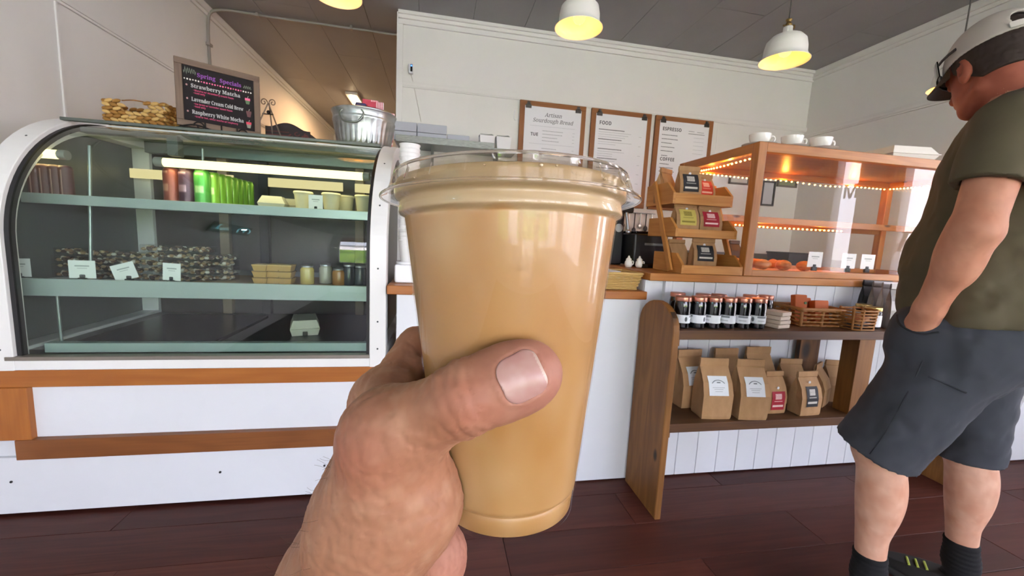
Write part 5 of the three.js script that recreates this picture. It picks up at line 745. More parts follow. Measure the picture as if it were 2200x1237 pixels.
{ // seen through the pastry cabinet
  const fr = (a, b, c, d, l, hex, edge) => { const p = onZ(a, b, ZB), q = onZ(c, d, ZB), t = thing('framed_notice', l, 'frame', [(p.x + q.x) / 2, (p.y + q.y) / 2, ZB + 0.003], 0, 'notices on the wall'); const w = Math.abs(q.x - p.x), h = Math.abs(p.y - q.y); add('frame', [bb(-w / 2, w / 2, h / 2 - 0.015, h / 2, 0, 0.018), bb(-w / 2, w / 2, -h / 2, -h / 2 + 0.015, 0, 0.018), bb(-w / 2, -w / 2 + 0.015, -h / 2, h / 2, 0, 0.018), bb(w / 2 - 0.015, w / 2, -h / 2, h / 2, 0, 0.018)], edge, t); add('sheet', bb(-w / 2 + 0.012, w / 2 - 0.012, -h / 2 + 0.012, h / 2 - 0.012, 0, 0.006, 0), flat(hex, 0.7), t); };
  fr(1637, 388, 1658, 443, 'narrow grey framed notice on wall behind the cabinet', 0xc9c9cc, flat(0x4a4a4e, 0.5)); fr(1566, 372, 1606, 398, 'small framed certificate on wall seen above the tiered rack', 0xcfcac4, flat(0x6e6a66, 0.5)); fr(1670, 376, 1708, 404, 'greenish framed notice on wall behind the cabinet', 0x97a07c, flat(0x77736c, 0.5));
  const p = onZ(1735, 450, ZB), e = thing('breaker_box', 'grey electrical breaker box on wall behind the cabinet', 'box', [p.x, p.y, ZB + 0.004]); add('box', bb(-0.13, 0.13, -0.2, 0.17, 0, 0.07), flat(0xa39d96, 0.5), e); add('door', bb(-0.11, 0.11, -0.17, 0.14, 0.07, 0.076), flat(0xb0aaa2, 0.45), e);
  const f = thing('sink_faucet', 'dark gooseneck sink faucet on the back bench', 'faucet', [onZ(1735, 560, -3.2).x, 0.9005, -3.2]); add('spout', tube([[0, 0, 0], [0, 0.22, 0], [0.03, 0.29, 0.03], [0.08, 0.3, 0.08], [0.1, 0.24, 0.1]], 0.011, 40), M.darkSteel, f); add('base', lathe([[0, 0], [0.026, 0], [0.024, 0.02], [0.014, 0.025], [0, 0.025]], 20), M.darkSteel, f);
  const k = thing('coffee_brewer', 'dark coffee brewer on the back bench behind the cabinet', 'brewer', [onZ(1790, 560, -3.1).x, 0.9005, -3.15]); add('column', bx(0.16, 0.42, 0.12, 0, 0.21, -0.07, 0.012), flat(0x33282a, 0.35), k); add('head', bx(0.2, 0.12, 0.3, 0, 0.42, 0.02, 0.015), flat(0x2b2628, 0.35), k); add('base', bx(0.2, 0.03, 0.3, 0, 0.016, 0.02, 0.006), M.blackGloss, k); add('carafe', lathe([[0, 0.033], [0.06, 0.033], [0.068, 0.08], [0.06, 0.14], [0.045, 0.17], [0, 0.17]], 24).translate(0, 0, 0.07), M.darkSteel, k);
  const sb = thing('storage_bin', 'dark grey plastic bin on the back bench by the faucet', 'bin', [onZ(1700, 560, -3.05).x, 0.9005, -3.05]); add('bin', globalThis.taperBox(0.26, 0.2, 0.3, 0.24, 0.17, 0), flat(0x4c4f56, 0.5), sb); add('rim', bx(0.31, 0.012, 0.25, 0, 0.172, 0, 0.004), flat(0x3d4046, 0.5), sb);
}

/* ================= iced drink in a clear cup ================= */
const CUPB = V(0.0349, 0.979, -0.1727), CUPA = V(Math.sin(-0.0225), 1, Math.sin(-0.0664)).normalize();
const cupR = (t) => 0.0309 + 0.0156 * t / 0.1275;
{
  const t = thing('plastic_cup', 'clear plastic cup of tan iced coffee held in the hand', 'cup', CUPB); t.quaternion.setFromUnitVectors(V(0, 1, 0), CUPA);
  const body = [[0, -0.0012], [0.025, -0.0016], [0.0294, -0.0028], [0.0305, -0.0016], [0.0313, 0.0064], [0.0307, 0.0072], [0.0312, 0.008], [0.0321, 0.0088], [0.0324, 0.0105]]; for (let i = 1; i <= 12; i++) { const y = 0.0105 + i * 0.0096; body.push([cupR(y) + 0.0003, y]); }
  body.push([0.0467, 0.127], [0.0468, 0.1276], [0.0478, 0.1282], [0.0489, 0.1288], [0.0492, 0.1298], [0.049, 0.1312], [0.0487, 0.1334], [0.0487, 0.1343], [0.0497, 0.1349], [0.0505, 0.1355], [0.0506, 0.1366], [0.0506, 0.1405], [0.051, 0.1418]);
  const pet = phys({ color: 0xffffff, roughness: 0.015, transmission: 1, thickness: 0, ior: 1.5, specularIntensity: 0.38 });
  add('cup_wall', lathe(body, 128), pet, t).userData.label = 'clear ribbed plastic wall';
  // the drink fills the cup; milk swirls through it, foam lies on top
  const inner = [[0, -0.0006], [0.027, -0.0006], [0.0299, -0.0002], [0.0307, 0.0062], [0.0297, 0.0071], [0.03, 0.0081], [0.0316, 0.0093], [0.0319, 0.0108]]; for (let i = 1; i <= 60; i++) { const y = 0.0108 + i * 0.00192; inner.push([cupR(y) - 0.0003, y]); }
  inner.push([0.0462, 0.1272], [0.0463, 0.1279], [0.0473, 0.1286], [0.0484, 0.1292], [0.0487, 0.13], [0.0485, 0.1314], [0.0482, 0.1334], [0.0482, 0.1345], [0.0492, 0.1352], [0.05, 0.1359], [0.0501, 0.1368], [0.0501, 0.1405], [0.0496, 0.1424], [0.048, 0.143], [0.03, 0.1429], [0, 0.1429]);
  const dg = lathe(inner, 160), A = lin(0xa17643), B = lin(0xb08e63), Cc = lin(0x95672c), Fo = lin(0xab926d);
  paint(dg, (x, y, z) => { const n = fbm(x * 38 + 3, y * 24, z * 38, 3), m = fbm(x * 26 + 9, y * 20 + 4, z * 26, 3), s = fbm(x * 90, y * 55, z * 90 + 8, 2); let c = mixc(A, B, (n - 0.42) * 3.2); c = mixc(c, Cc, (m - 0.52) * 3.5); return mixc(c, Fo, Math.max(0, Math.min(1, (y - 0.1262 + (s - 0.5) * 0.006) / 0.002))); });
  add('drink', dg, std({ vertexColors: true, roughness: 0.35 }), t).userData.label = 'tan milky coffee with paler foam';
  // lid: flared skirt, sloped ribbed wall, rolled top, thin plate
  const L = [[0.0532, 0.1368], [0.0556, 0.1358], [0.0562, 0.1356], [0.0564, 0.1361], [0.0548, 0.1371], [0.0537, 0.1382], [0.0533, 0.1386], [0.0528, 0.1398], [0.0524, 0.141], [0.052, 0.1423], [0.0516, 0.1436], [0.0512, 0.1447], [0.0505, 0.1456], [0.0497, 0.1458], [0.049, 0.1453], [0.0485, 0.1445], [0.0478, 0.1442], [0.03, 0.1442], [0.006, 0.1442], [0.0055, 0.1452], [0, 0.1452]];
  const lg = lathe(L, 360), p = lg.attributes.position; for (let i = 0; i < p.count; i++) { const y = p.getY(i), r = Math.hypot(p.getX(i), p.getZ(i)); if (y > 0.1388 && y < 0.1442 && r > 0.0515) { const a = Math.atan2(p.getZ(i), p.getX(i)), c = Math.cos(a * 24), k = (c > 0.55 ? 1 : c > 0.35 ? (c - 0.35) / 0.2 : 0) * 0.0014; p.setX(i, p.getX(i) * (1 - k / r)); p.setZ(i, p.getZ(i) * (1 - k / r)); } } lg.computeVertexNormals();
  add('lid', lg, phys({ color: 0xf3efe8, roughness: 0.01, transmission: 1, thickness: 0, ior: 1.6, specularIntensity: 1 }), t).userData.label = 'clear flat lid with ribbed rim';
  const solid = phys({ color: 0xffffff, roughness: 0.02, transmission: 1, thickness: 0.001, ior: 1.5 });
  add('rim_bead', [new THREE.TorusGeometry(0.0503, 0.0006, 10, 160).rotateX(Math.PI / 2).translate(0, 0.1455, 0), new THREE.TorusGeometry(0.056, 0.0005, 10, 160).rotateX(Math.PI / 2).translate(0, 0.1359, 0)], solid, t).userData.label = 'rolled clear edge of the lid';
  // droplets clinging under the lid and on the wall
  const dr = []; for (let i = 0; i < 26; i++) { const a = hsh(i, 3, 3) * 6.28, y = i < 22 ? 0.1387 + hsh(i, 4, 3) * 0.003 : 0.085 + hsh(i, 4, 3) * 0.035, r = i < 22 ? 0.051 : cupR(y) + 0.0006; dr.push(new THREE.SphereGeometry(0.0003 + 0.0005 * hsh(i, 5, 3), 8, 6).scale(1, 0.8, 1).translate(Math.cos(a) * r, y, Math.sin(a) * r)); }
  add('droplets', dr, phys({ color: 0xd8c2a0, roughness: 0.05, clearcoat: 1 }), t).userData.kind = 'stuff';
}
/* ================= the hand holding it ================= */
{
  const K = 0.925, h = (px, py, d) => atDepth(px, py, d * K), capK = (a, b, ra, rb) => cap(a, b, ra * K, rb * K), J = {
    arm: h(640, 1560, 0.235), wrist: h(758, 1270, 0.196), cmc: h(812, 1115, 0.178), mcp: h(836, 940, 0.163), ip: h(1003, 852, 0.149), tip: h(1136, 803, 0.1495),
    i1: h(812, 866, 0.2), i2: h(893, 742, 0.234), i3: h(985, 712, 0.257), i4: h(1062, 705, 0.256),
    m1: h(808, 925, 0.222), m2: h(905, 838, 0.258), m3: h(1000, 815, 0.272), m4: h(1078, 815, 0.262),
    r1: h(828, 995, 0.242), r2: h(925, 925, 0.272), r3: h(1010, 908, 0.28), r4: h(1082, 910, 0.27),
    p1: h(858, 1060, 0.255), p2: h(955, 1015, 0.28), p3: h(1030, 1005, 0.283), p4: h(1090, 1010, 0.275),
    heel: h(925, 1195, 0.224), heel2: h(880, 1330, 0.222), then: h(880, 1070, 0.172),
  };
  const fw = ray(1100, 618).normalize(), up = V(0, 1, 0), rt = V(1, 0, 0).applyEuler(camera.rotation);
  const tdir = J.tip.clone().sub(J.ip).normalize(), tn = fw.clone().negate().addScaledVector(tdir, fw.dot(tdir)).normalize(), tv = new THREE.Vector3().crossVectors(tn, tdir).normalize();
  const pad = J.ip.clone().lerp(J.tip, 0.72);
  const thumbParts = [capK(J.mcp, J.ip, 0.015, 0.0136), capK(J.ip, J.tip, 0.0128, 0.0102), ell(pad, [0.0185 * K, 0.0142 * K, 0.0108 * K], [tdir, tv, tn])];
  const thumb = blend(thumbParts, 0.006);
  const palmA = blend([capK(J.arm, J.wrist, 0.034, 0.0305), capK(J.wrist, J.cmc, 0.0285, 0.025), capK(J.wrist, h(800, 1100, 0.21), 0.029, 0.026), capK(J.cmc, J.mcp, 0.0235, 0.0168), capK(J.cmc, J.then, 0.022, 0.019), capK(J.then, J.mcp, 0.0175, 0.0145), capK(h(805, 1050, 0.2), J.i1, 0.0205, 0.0135), capK(h(812, 1080, 0.215), J.m1, 0.022, 0.014), capK(h(800, 1120, 0.225), J.r1, 0.02, 0.0135), capK(J.heel2, J.heel, 0.0205, 0.0165), capK(J.heel, J.p1, 0.0165, 0.013), capK(J.heel2, J.wrist, 0.022, 0.028), capK(h(845, 850, 0.205), h(895, 805, 0.216), 0.011, 0.0095)], 0.016);
  const fing = (a, b, c, d, r) => blend([capK(J[a], J[b], r * 1.2, r * 1.02), capK(J[b], J[c], r, r * 0.92), capK(J[c], J[d], r * 0.9, r * 0.78)], 0.004);
  const fs = [fing('i1', 'i2', 'i3', 'i4', 0.0102), fing('m1', 'm2', 'm3', 'm4', 0.0102), fing('r1', 'r2', 'r3', 'r4', 0.0098), fing('p1', 'p2', 'p3', 'p4', 0.0086)];
  const web = capK(h(845, 860, 0.195), h(850, 905, 0.178), 0.0105, 0.0125);
  const q = new THREE.Quaternion().setFromUnitVectors(CUPA, V(0, 1, 0)), tmp = V(0, 0, 0);
  const cupD = (x, y, z) => { tmp.set(x - CUPB.x, y - CUPB.y, z - CUPB.z).applyQuaternion(q); const r = Math.hypot(tmp.x, tmp.z); return Math.max(r - cupR(Math.max(0, Math.min(0.13, tmp.y))) - 0.0005, -tmp.y, tmp.y - 0.13); };
  const axis = J.mcp.clone().sub(J.wrist).normalize(), nailC = J.ip.clone().lerp(J.tip, 0.9).addScaledVector(tn, 0.0083).addScaledVector(tv, 0.002), ndir = tdir.clone().addScaledVector(tv, 0.10).normalize(), nv = new THREE.Vector3().crossVectors(tn, ndir).normalize();
  const crease = (x, y, z, c, dir, w, a) => { const s = (x - c.x) * dir.x + (y - c.y) * dir.y + (z - c.z) * dir.z; return a * Math.exp(-(s * s) / (w * w)); };
  const skinBase = (x, y, z) => { let d = palmA(x, y, z); d = smin(d, thumb(x, y, z), 0.011); for (const f of fs) d = smin(d, f(x, y, z), 0.005); d = smin(d, web(x, y, z), 0.012); return Math.max(d, -cupD(x, y, z)); };
  const ipDir = J.ip.clone().sub(J.mcp).normalize().add(tdir).normalize(), nearCam = (x, y, z) => (x - J.mcp.x) * tn.x + (y - J.mcp.y) * tn.y + (z - J.mcp.z) * tn.z > -0.012;
  const sdf = (x, y, z) => {
    let d = skinBase(x, y, z); if (Math.abs(d) > 0.004) return d;
    const a = (x * axis.x + y * axis.y + z * axis.z), b = x * rt.x + y * rt.y + z * rt.z, c = x * fw.x + y * fw.y + z * fw.z;
    const tt = ((x - J.ip.x) * tdir.x + (y - J.ip.y) * tdir.y + (z - J.ip.z) * tdir.z);
    const smooth = Math.max(0, Math.min(1, 1 - tt / 0.012)) ;
    const wob = fbm(x * 130, y * 130, z * 130, 2) - 0.5;
    const rg = 1 - Math.abs(2 * vn(a * 400 + wob * 5, b * 140, c * 140) - 1), rg2 = 1 - Math.abs(2 * vn(a * 210 + 30 + b * 160, b * 400, c * 210) - 1);
    d += (rg * rg * rg * 0.00046 + rg2 * rg2 * rg2 * 0.00032) * (0.25 + 0.75 * smooth) + wob * 0.0007;
    // transverse folds over the thumb joints and where the thumb meets the palm
    if (nearCam(x, y, z)) { const base = wob * 0.003; for (const [s, w, k] of [[-0.007, 0.0008, 0.0006], [-0.0025, 0.0009, 0.0009], [0.002, 0.0008, 0.0008], [0.006, 0.0007, 0.0006], [-0.012, 0.0007, 0.0004]]) { const u = (x - J.ip.x) * ipDir.x + (y - J.ip.y) * ipDir.y + (z - J.ip.z) * ipDir.z - s + base; d += k * Math.exp(-(u * u) / (w * w)) * Math.exp(-Math.pow(Math.hypot(x - J.ip.x, y - J.ip.y, z - J.ip.z) / 0.016, 4)); } }
    { const px = x - nailC.x, py = y - nailC.y, pz = z - nailC.z, u = px * ndir.x + py * ndir.y + pz * ndir.z, v = px * nv.x + py * nv.y + pz * nv.z, w = px * tn.x + py * tn.y + pz * tn.z; if (w > -0.008 && Math.abs(u) < 0.014 && Math.abs(v) < 0.014) { const qx = Math.abs(u) - 0.003, qy = Math.abs(v) - 0.0031, e = Math.hypot(Math.max(qx, 0), Math.max(qy, 0)) + Math.min(Math.max(qx, qy), 0) - 0.0043; d += e < 0 ? 0.0003 : -0.0005 * Math.exp(-Math.pow((e - 0.001) / 0.0012, 2)); } }
    return d;
  };
  const all = Object.values(J), lo = [0, 1, 2].map((i) => Math.min(...all.map((v) => v.getComponent(i))) - 0.04), hi = [0, 1, 2].map((i) => Math.max(...all.map((v) => v.getComponent(i))) + 0.04);
  lo[1] = J.arm.y - 0.05;
  const g = surface(sdf, lo, hi, 0.0009), base = lin(0x9a6b51), red = lin(0x995645), pale = lin(0xa87f64), pink = lin(0xa36b60), tan = lin(0x8b5e45);
  const spot = (x, y, z, c, r) => Math.exp(-((x - c.x) ** 2 + (y - c.y) ** 2 + (z - c.z) ** 2) / (r * r));
  const knob = J.mcp.clone().addScaledVector(fw, -0.012).addScaledVector(rt, -0.006), kn2 = J.ip.clone().addScaledVector(tn, 0.01), tp = J.tip.clone();
  paint(g, (x, y, z) => { const n = fbm(x * 160, y * 160, z * 160, 3), m = fbm(x * 60, y * 60, z * 60 + 5, 3), f = fbm(x * 700, y * 700, z * 700, 2); let c = mixc(base, pale, (n - 0.5) * 2.2); c = mixc(c, tan, (m - 0.5) * 2.4); c = mixc(c, red, 0.55 * spot(x, y, z, knob, 0.014) * (0.5 + n)); c = mixc(c, red, 0.5 * spot(x, y, z, kn2, 0.011) * (0.5 + n)); c = mixc(c, pink, 0.8 * spot(x, y, z, tp, 0.016)); c = mixc(c, pink, 0.9 * spot(x, y, z, J.heel, 0.025)); return c.map((v) => v * (0.94 + 0.12 * f)); });
  const t = thing('hand', 'left hand and wrist gripping the clear plastic cup', 'hand', [0, 0, 0]);
  const sk = add('skin', g, phys({ vertexColors: true, roughness: 0.52, specularIntensity: 0.6, sheen: 0.15, sheenColor: new THREE.Color(0xffb090), sheenRoughness: 0.6 }), t);
  // thumbnail: the thumb surface raised a little inside a rounded outline
  const nail = (x, y, z) => { const px = x - nailC.x, py = y - nailC.y, pz = z - nailC.z, u = px * ndir.x + py * ndir.y + pz * ndir.z, v = px * nv.x + py * nv.y + pz * nv.z, w = px * tn.x + py * tn.y + pz * tn.z; const qx = Math.abs(u) - 0.003, qy = Math.abs(v) - 0.0031, bxd = Math.hypot(Math.max(qx, 0), Math.max(qy, 0)) + Math.min(Math.max(qx, qy), 0) - 0.0043; return Math.max(skinBase(x, y, z) - 0.00055, bxd, -w - 0.008); };
  const ng = surface(nail, [nailC.x - 0.014, nailC.y - 0.014, nailC.z - 0.014], [nailC.x + 0.014, nailC.y + 0.014, nailC.z + 0.014], 0.0004);
  const nA = lin(0xa67a72), nB = lin(0xb4968c); paint(ng, (x, y, z) => { const u = (x - nailC.x) * ndir.x + (y - nailC.y) * ndir.y + (z - nailC.z) * ndir.z, n = fbm(x * 300, y * 300, z * 300, 2); return mixc(mixc(nA, nB, (n - 0.4) * 1.2), lin(0xbfab9c), u > 0.0064 ? 0.7 : 0); });
  add('thumbnail', ng, phys({ vertexColors: true, roughness: 0.34, clearcoat: 0.15, clearcoatRoughness: 0.3 }), t).userData.label = 'pale pink thumbnail';
  add('cut_mark', new THREE.SphereGeometry(0.0012, 10, 8).scale(0.5, 1, 0.35).translate(...atDepth(1084, 880, 0.129).toArray()), flat(0x8a3a36, 0.5), t);
  // sparse dark hairs on the back of the wrist
  const hairs = []; const gp = g.attributes.position, gn = g.attributes.normal, W0 = J.wrist; let tries = 0; while (hairs.length < 150 && tries++ < 60000) { const i = Math.floor(rnd() * gp.count), p = V(gp.getX(i), gp.getY(i), gp.getZ(i)), n = V(gn.getX(i), gn.getY(i), gn.getZ(i)); if (n.dot(rt) > -0.35 || p.y > J.i1.y - 0.01 || n.dot(fw) > 0.75) continue; const dirv = n.clone().multiplyScalar(0.7).addScaledVector(axis, -0.5 + rnd()).addScaledVector(rt, -0.4).normalize(), L_ = rr(0.003, 0.008); hairs.push(tube([p, p.clone().addScaledVector(dirv, L_ * 0.5), p.clone().addScaledVector(dirv, L_ * 0.85).addScaledVector(axis, rr(-1, 1) * L_ * 0.4)], 0.00005, 5, 3)); }
  add('wrist_hair', hairs, flat(0x4a3626, 0.6), t).userData.kind = 'stuff';
}

/* ================= the man at the cabinet ================= */
{
  // own axes: x = forward, y = up, z = to his right
  const TURN = Math.atan2(0.835, -0.55), t = thing('person', 'man in white mesh cap, olive t-shirt and dark shorts, hand in pocket', 'person', [1.487, 0.055, -0.879], TURN); t.scale.setScalar(0.95); const FY = -0.0579;
  const q = (f, y, l) => V(f, y, -l);
  const fold = (x, y, z, k) => (fbm(x * 14 + k, y * 14, z * 14, 3) - 0.5);
  // ---- head frame: turned away to his right, bowed
  const hd = V(Math.cos(0.85) * Math.cos(0.34), -Math.sin(0.34), Math.sin(0.85) * Math.cos(0.34)).normalize(), hl = V(Math.sin(0.85), 0, -Math.cos(0.85)).normalize(), hu = new THREE.Vector3().crossVectors(hd, hl).normalize(); if (hu.y < 0) hu.negate();
  const HC = q(0.038, 1.645, 0.0), hp = (a, b, c) => HC.clone().addScaledVector(hd, a).addScaledVector(hu, b).addScaledVector(hl, c), HB = [hd, hu, hl];
  const loc = (x, y, z) => { const px = x - HC.x, py = y - HC.y, pz = z - HC.z; return [px * hd.x + py * hd.y + pz * hd.z, px * hu.x + py * hu.y + pz * hu.z, px * hl.x + py * hl.y + pz * hl.z]; };
  const cran = ell(hp(-0.008, 0.022, 0), [0.098, 0.1, 0.078], HB);
  const neck = cap(hp(-0.035, -0.045, 0), q(-0.06, 1.46, 0), 0.062, 0.072);
  const head = blend([cran, ell(hp(0.032, -0.045, 0), [0.064, 0.078, 0.058], HB), cap(hp(0.062, -0.1, 0.014), hp(0.062, -0.1, -0.014), 0.024, 0.024), cap(hp(-0.01, -0.075, 0.048), hp(0.05, -0.1, 0.024), 0.02, 0.018), cap(hp(-0.01, -0.075, -0.048), hp(0.05, -0.1, -0.024), 0.02, 0.018), cap(hp(0.088, 0.005, 0), hp(0.108, -0.03, 0), 0.009, 0.014), cap(hp(0.088, -0.062, 0.012), hp(0.088, -0.062, -0.012), 0.008, 0.008), cap(hp(0.082, 0.014, 0.03), hp(0.082, 0.014, -0.03), 0.012, 0.012), neck], 0.018);
  const ear = (s) => { const o = ell(hp(-0.004, -0.012, s * 0.078), [0.02, 0.034, 0.012], HB), i = ell(hp(0.003, -0.008, s * 0.09), [0.0125, 0.023, 0.0125], HB), lobe = cap(hp(0.004, -0.038, s * 0.076), hp(0.004, -0.043, s * 0.076), 0.009, 0.008); return (x, y, z) => Math.max(smin(o(x, y, z), lobe(x, y, z), 0.01), -i(x, y, z)); };
  const eL = ear(1), eR = ear(-1), socket = [1, -1].map((s) => ell(hp(0.098, -0.005, s * 0.032), [0.014, 0.01, 0.016], HB)), eye = [1, -1].map((s) => ell(hp(0.078, -0.006, s * 0.032), [0.012, 0.012, 0.012], HB));
  const headAll = (x, y, z) => { let d = head(x, y, z); for (const s of socket) d = Math.max(d, -s(x, y, z)); for (const e of eye) d = Math.min(d, e(x, y, z)); d = smin(d, eL(x, y, z), 0.008); return smin(d, eR(x, y, z), 0.008); };
  // ---- arms, legs, trunk
  const sh = q(-0.005, 1.44, 0.2), el = q(0.022, 1.17, 0.262), wr = q(0.076, 0.955, 0.205), sr = q(-0.01, 1.44, -0.2), er = q(-0.01, 1.16, -0.26), wrr = q(0.1, 0.95, -0.22);
  const arm = (a, b, c, s) => blend([cap(a, b, 0.054, 0.047), cap(b, c, 0.05, 0.031), ell(b.clone().lerp(c, 0.3), [0.047, 0.085, 0.043]), cap(c, c.clone().add(V(0.008, -0.05, s * 0.03)), 0.031, 0.034), cap(c.clone().add(V(0.008, -0.05, s * 0.03)), c.clone().add(V(0.014, -0.11, s * 0.05)), 0.032, 0.022), cap(c.clone().add(V(0.015, -0.03, s * 0.02)), c.clone().add(V(0.03, -0.075, s * 0.035)), 0.012, 0.01)], 0.02);
  const armN = arm(sh, el, wr, 1), armF = arm(sr, er, wrr, -1);
  const leg = (hip, kn, an, s) => { const calf = kn.clone().lerp(an, 0.34).add(V(-0.022, 0, 0)); return blend([cap(hip, kn, 0.085, 0.054), cap(kn, an, 0.054, 0.036), ell(calf, [0.052, 0.13, 0.05]), ell(kn.clone().add(V(0.012, 0, 0)), [0.05, 0.06, 0.05]), cap(an, an.clone().add(V(-0.012, -0.075, 0)), 0.036, 0.036), cap(an.clone().add(V(0.0, -0.085, 0)), an.clone().add(V(0.1, -0.11, s * -0.04)), 0.03, 0.016)], 0.03); };
  const aN = q(0.1, 0.145 + FY, 0.165), aF = q(-0.108, 0.145 + FY, -0.165), legN = leg(q(0.0, 0.86, 0.1), q(0.128, 0.5, 0.15), aN, 1), legF = leg(q(-0.03, 0.86, -0.1), q(-0.07, 0.49, -0.15), aF, -1);
  const trunk = blend([ell(q(-0.04, 1.32, 0), [0.12, 0.2, 0.17]), ell(q(-0.015, 1.06, 0), [0.13, 0.2, 0.16]), ell(q(-0.03, 0.88, 0), [0.12, 0.12, 0.15]), cap(sh, sr, 0.055, 0.055)], 0.06);
  const bodyS = (x, y, z) => { let d = smin(trunk(x, y, z), armN(x, y, z), 0.03); d = smin(d, armF(x, y, z), 0.03); d = smin(d, legN(x, y, z), 0.03); d = smin(d, legF(x, y, z), 0.03); return smin(d, neck(x, y, z), 0.04); };
  const skinA = lin(0xc08a70), skinB = lin(0xb2765c), skinC = lin(0xd2a68e), faceA = lin(0x9c5540), faceB = lin(0x8a4634);
  const tone = (x, y, z) => { const n = fbm(x * 30, y * 30, z * 30, 3), m = fbm(x * 120, y * 60, z * 120, 2); let c = mixc(skinA, y > 0.8 ? skinB : skinC, 0.55 + (n - 0.5) * 1.6); return c.map((v) => v * (0.9 + 0.2 * m)); };
  const gb = paint(surface(bodyS, [-0.32, -0.09, -0.34], [0.36, 1.56, 0.34], 0.0085), tone), gh = paint(surface(headAll, [HC.x - 0.19, 1.42, HC.z - 0.19], [HC.x + 0.19, 1.83, HC.z + 0.19], 0.004), (x, y, z) => mixc(faceA, faceB, (fbm(x * 40, y * 40, z * 40, 3) - 0.4) * 2));
  const keep = (g) => { const n = g.toNonIndexed(); return n; };
  const both = mergeGeometries([keep(gb), keep(gh)]);
  add('body', both, phys({ vertexColors: true, roughness: 0.55, specularIntensity: 0.6 }), t);
  // ---- hair
  const hair = (x, y, z) => { const [a, b, c] = loc(x, y, z), d = Math.min(cran(x, y, z), smin(cran(x, y, z), neck(x, y, z), 0.02)) - 0.005 - 0.004 * fbm(x * 160, y * 160, z * 160, 2); const front = a - 0.03 - Math.max(0, -b) * 0.2, low = -0.058 - b + Math.max(0, a + 0.03) * 0.9, e = 0.016 - Math.hypot((a + 0.002), (b + 0.014) * 0.75); return Math.max(d, front, low, Math.abs(c) > 0.05 ? e * 1.2 : -1); };
  add('hair', surface(hair, [HC.x - 0.15, 1.52, HC.z - 0.15], [HC.x + 0.15, 1.82, HC.z + 0.15], 0.0035), flat(0x2c1d16, 0.7), t);
  // ---- t-shirt
  const sleeve = (a, b, s) => blend([cap(a, a.clone().lerp(b, 0.55), 0.072, 0.067), cap(a.clone().lerp(b, 0.3), a.clone().lerp(b, 0.6), 0.068, 0.068)], 0.03);
  const slN = sleeve(sh, el, 1), slF = sleeve(sr, er, -1), tors = blend([ell(q(-0.045, 1.33, 0), [0.158, 0.22, 0.2]), ell(q(-0.01, 1.06, 0), [0.168, 0.24, 0.195]), ell(q(-0.03, 0.93, 0), [0.165, 0.12, 0.195]), cap(q(-0.02, 1.445, 0.16), q(-0.02, 1.445, -0.16), 0.07, 0.07), ell(q(-0.07, 1.46, 0), [0.1, 0.1, 0.16])], 0.07);
  const nUp = V(0.45, 0.89, 0).normalize(), cutSl = V(el.x - sh.x, el.y - sh.y, el.z - sh.z).normalize(), endN = sh.clone().lerp(el, 0.57), cutSr = er.clone().sub(sr).normalize(), endF = sr.clone().lerp(er, 0.57);
  const shirt = (x, y, z) => {
    const tn_ = tors(x, y, z) + fold(x, y * 0.7, z, 3) * 0.022 + Math.sin(y * 46 + x * 40 + fold(x, y, z, 8) * 9) * 0.0032 * Math.max(0.25, 1 - Math.abs(y - 1.02) * 4);
    let a = slN(x, y, z) + fold(x, y, z, 5) * 0.008, b = slF(x, y, z) + fold(x, y, z, 6) * 0.008;
    a = Math.max(a, (x - endN.x) * cutSl.x + (y - endN.y) * cutSl.y + (z - endN.z) * cutSl.z); b = Math.max(b, (x - endF.x) * cutSr.x + (y - endF.y) * cutSr.y + (z - endF.z) * cutSr.z);
    let d = smin(smin(tn_, a, 0.03), b, 0.03);
    d = Math.max(d, 0.93 - 0.12 * (0.1 - x) * -1 - y - 0.03 + (x < 0 ? x * 0.12 : 0) * 0);            // hem
    d = Math.max(d, -(neck(x, y, z) - 0.006)); d = Math.max(d, (x - 0.0) * nUp.x + (y - 1.545) * nUp.y);   // neck opening
    d = Math.max(d, -(armN(x, y, z) - 0.003 + (((x - endN.x) * cutSl.x + (y - endN.y) * cutSl.y + (z - endN.z) * cutSl.z) < -0.03 ? 1 : 0)));
    return d;
  };
  const cloth = (hex, k) => std({ color: hex, roughness: 0.9, bumpMap: clothNoise, bumpScale: k });
  add('t_shirt', withUV(surface(shirt, [-0.3, 0.86, -0.36], [0.26, 1.62, 0.36], 0.0065), 6), cloth(0x534b37, 0.0004), t).userData.label = 'olive short-sleeved t-shirt';
  // ---- shorts
  const sN0 = q(0.0, 0.85, 0.098), sN1 = q(0.14, 0.47, 0.15), sF0 = q(-0.035, 0.85, -0.098), sF1 = q(-0.078, 0.42, -0.15), dN = sN1.clone().sub(sN0).normalize(), dF = sF1.clone().sub(sF0).normalize(), hemN = q(0.14, 0.492, 0.15), hemF = q(-0.075, 0.452, -0.148);
  const hN = V(0.33, -0.945, 0).normalize(), hF = V(-0.06, -0.998, 0).normalize();
  const legShort = blend([ell(q(-0.03, 0.87, 0), [0.165, 0.15, 0.185]), cap(sN0, sN1, 0.12, 0.104), cap(sF0, sF1, 0.118, 0.08), ell(q(0.09, 0.86, 0.13), [0.07, 0.09, 0.075])], 0.05);
  const inN = cap(hemN.clone().addScaledVector(dN, -0.05), hemN.clone().addScaledVector(dN, 0.1), 0.08, 0.082), inF = cap(hemF.clone().addScaledVector(dF, -0.05), hemF.clone().addScaledVector(dF, 0.1), 0.06, 0.062);
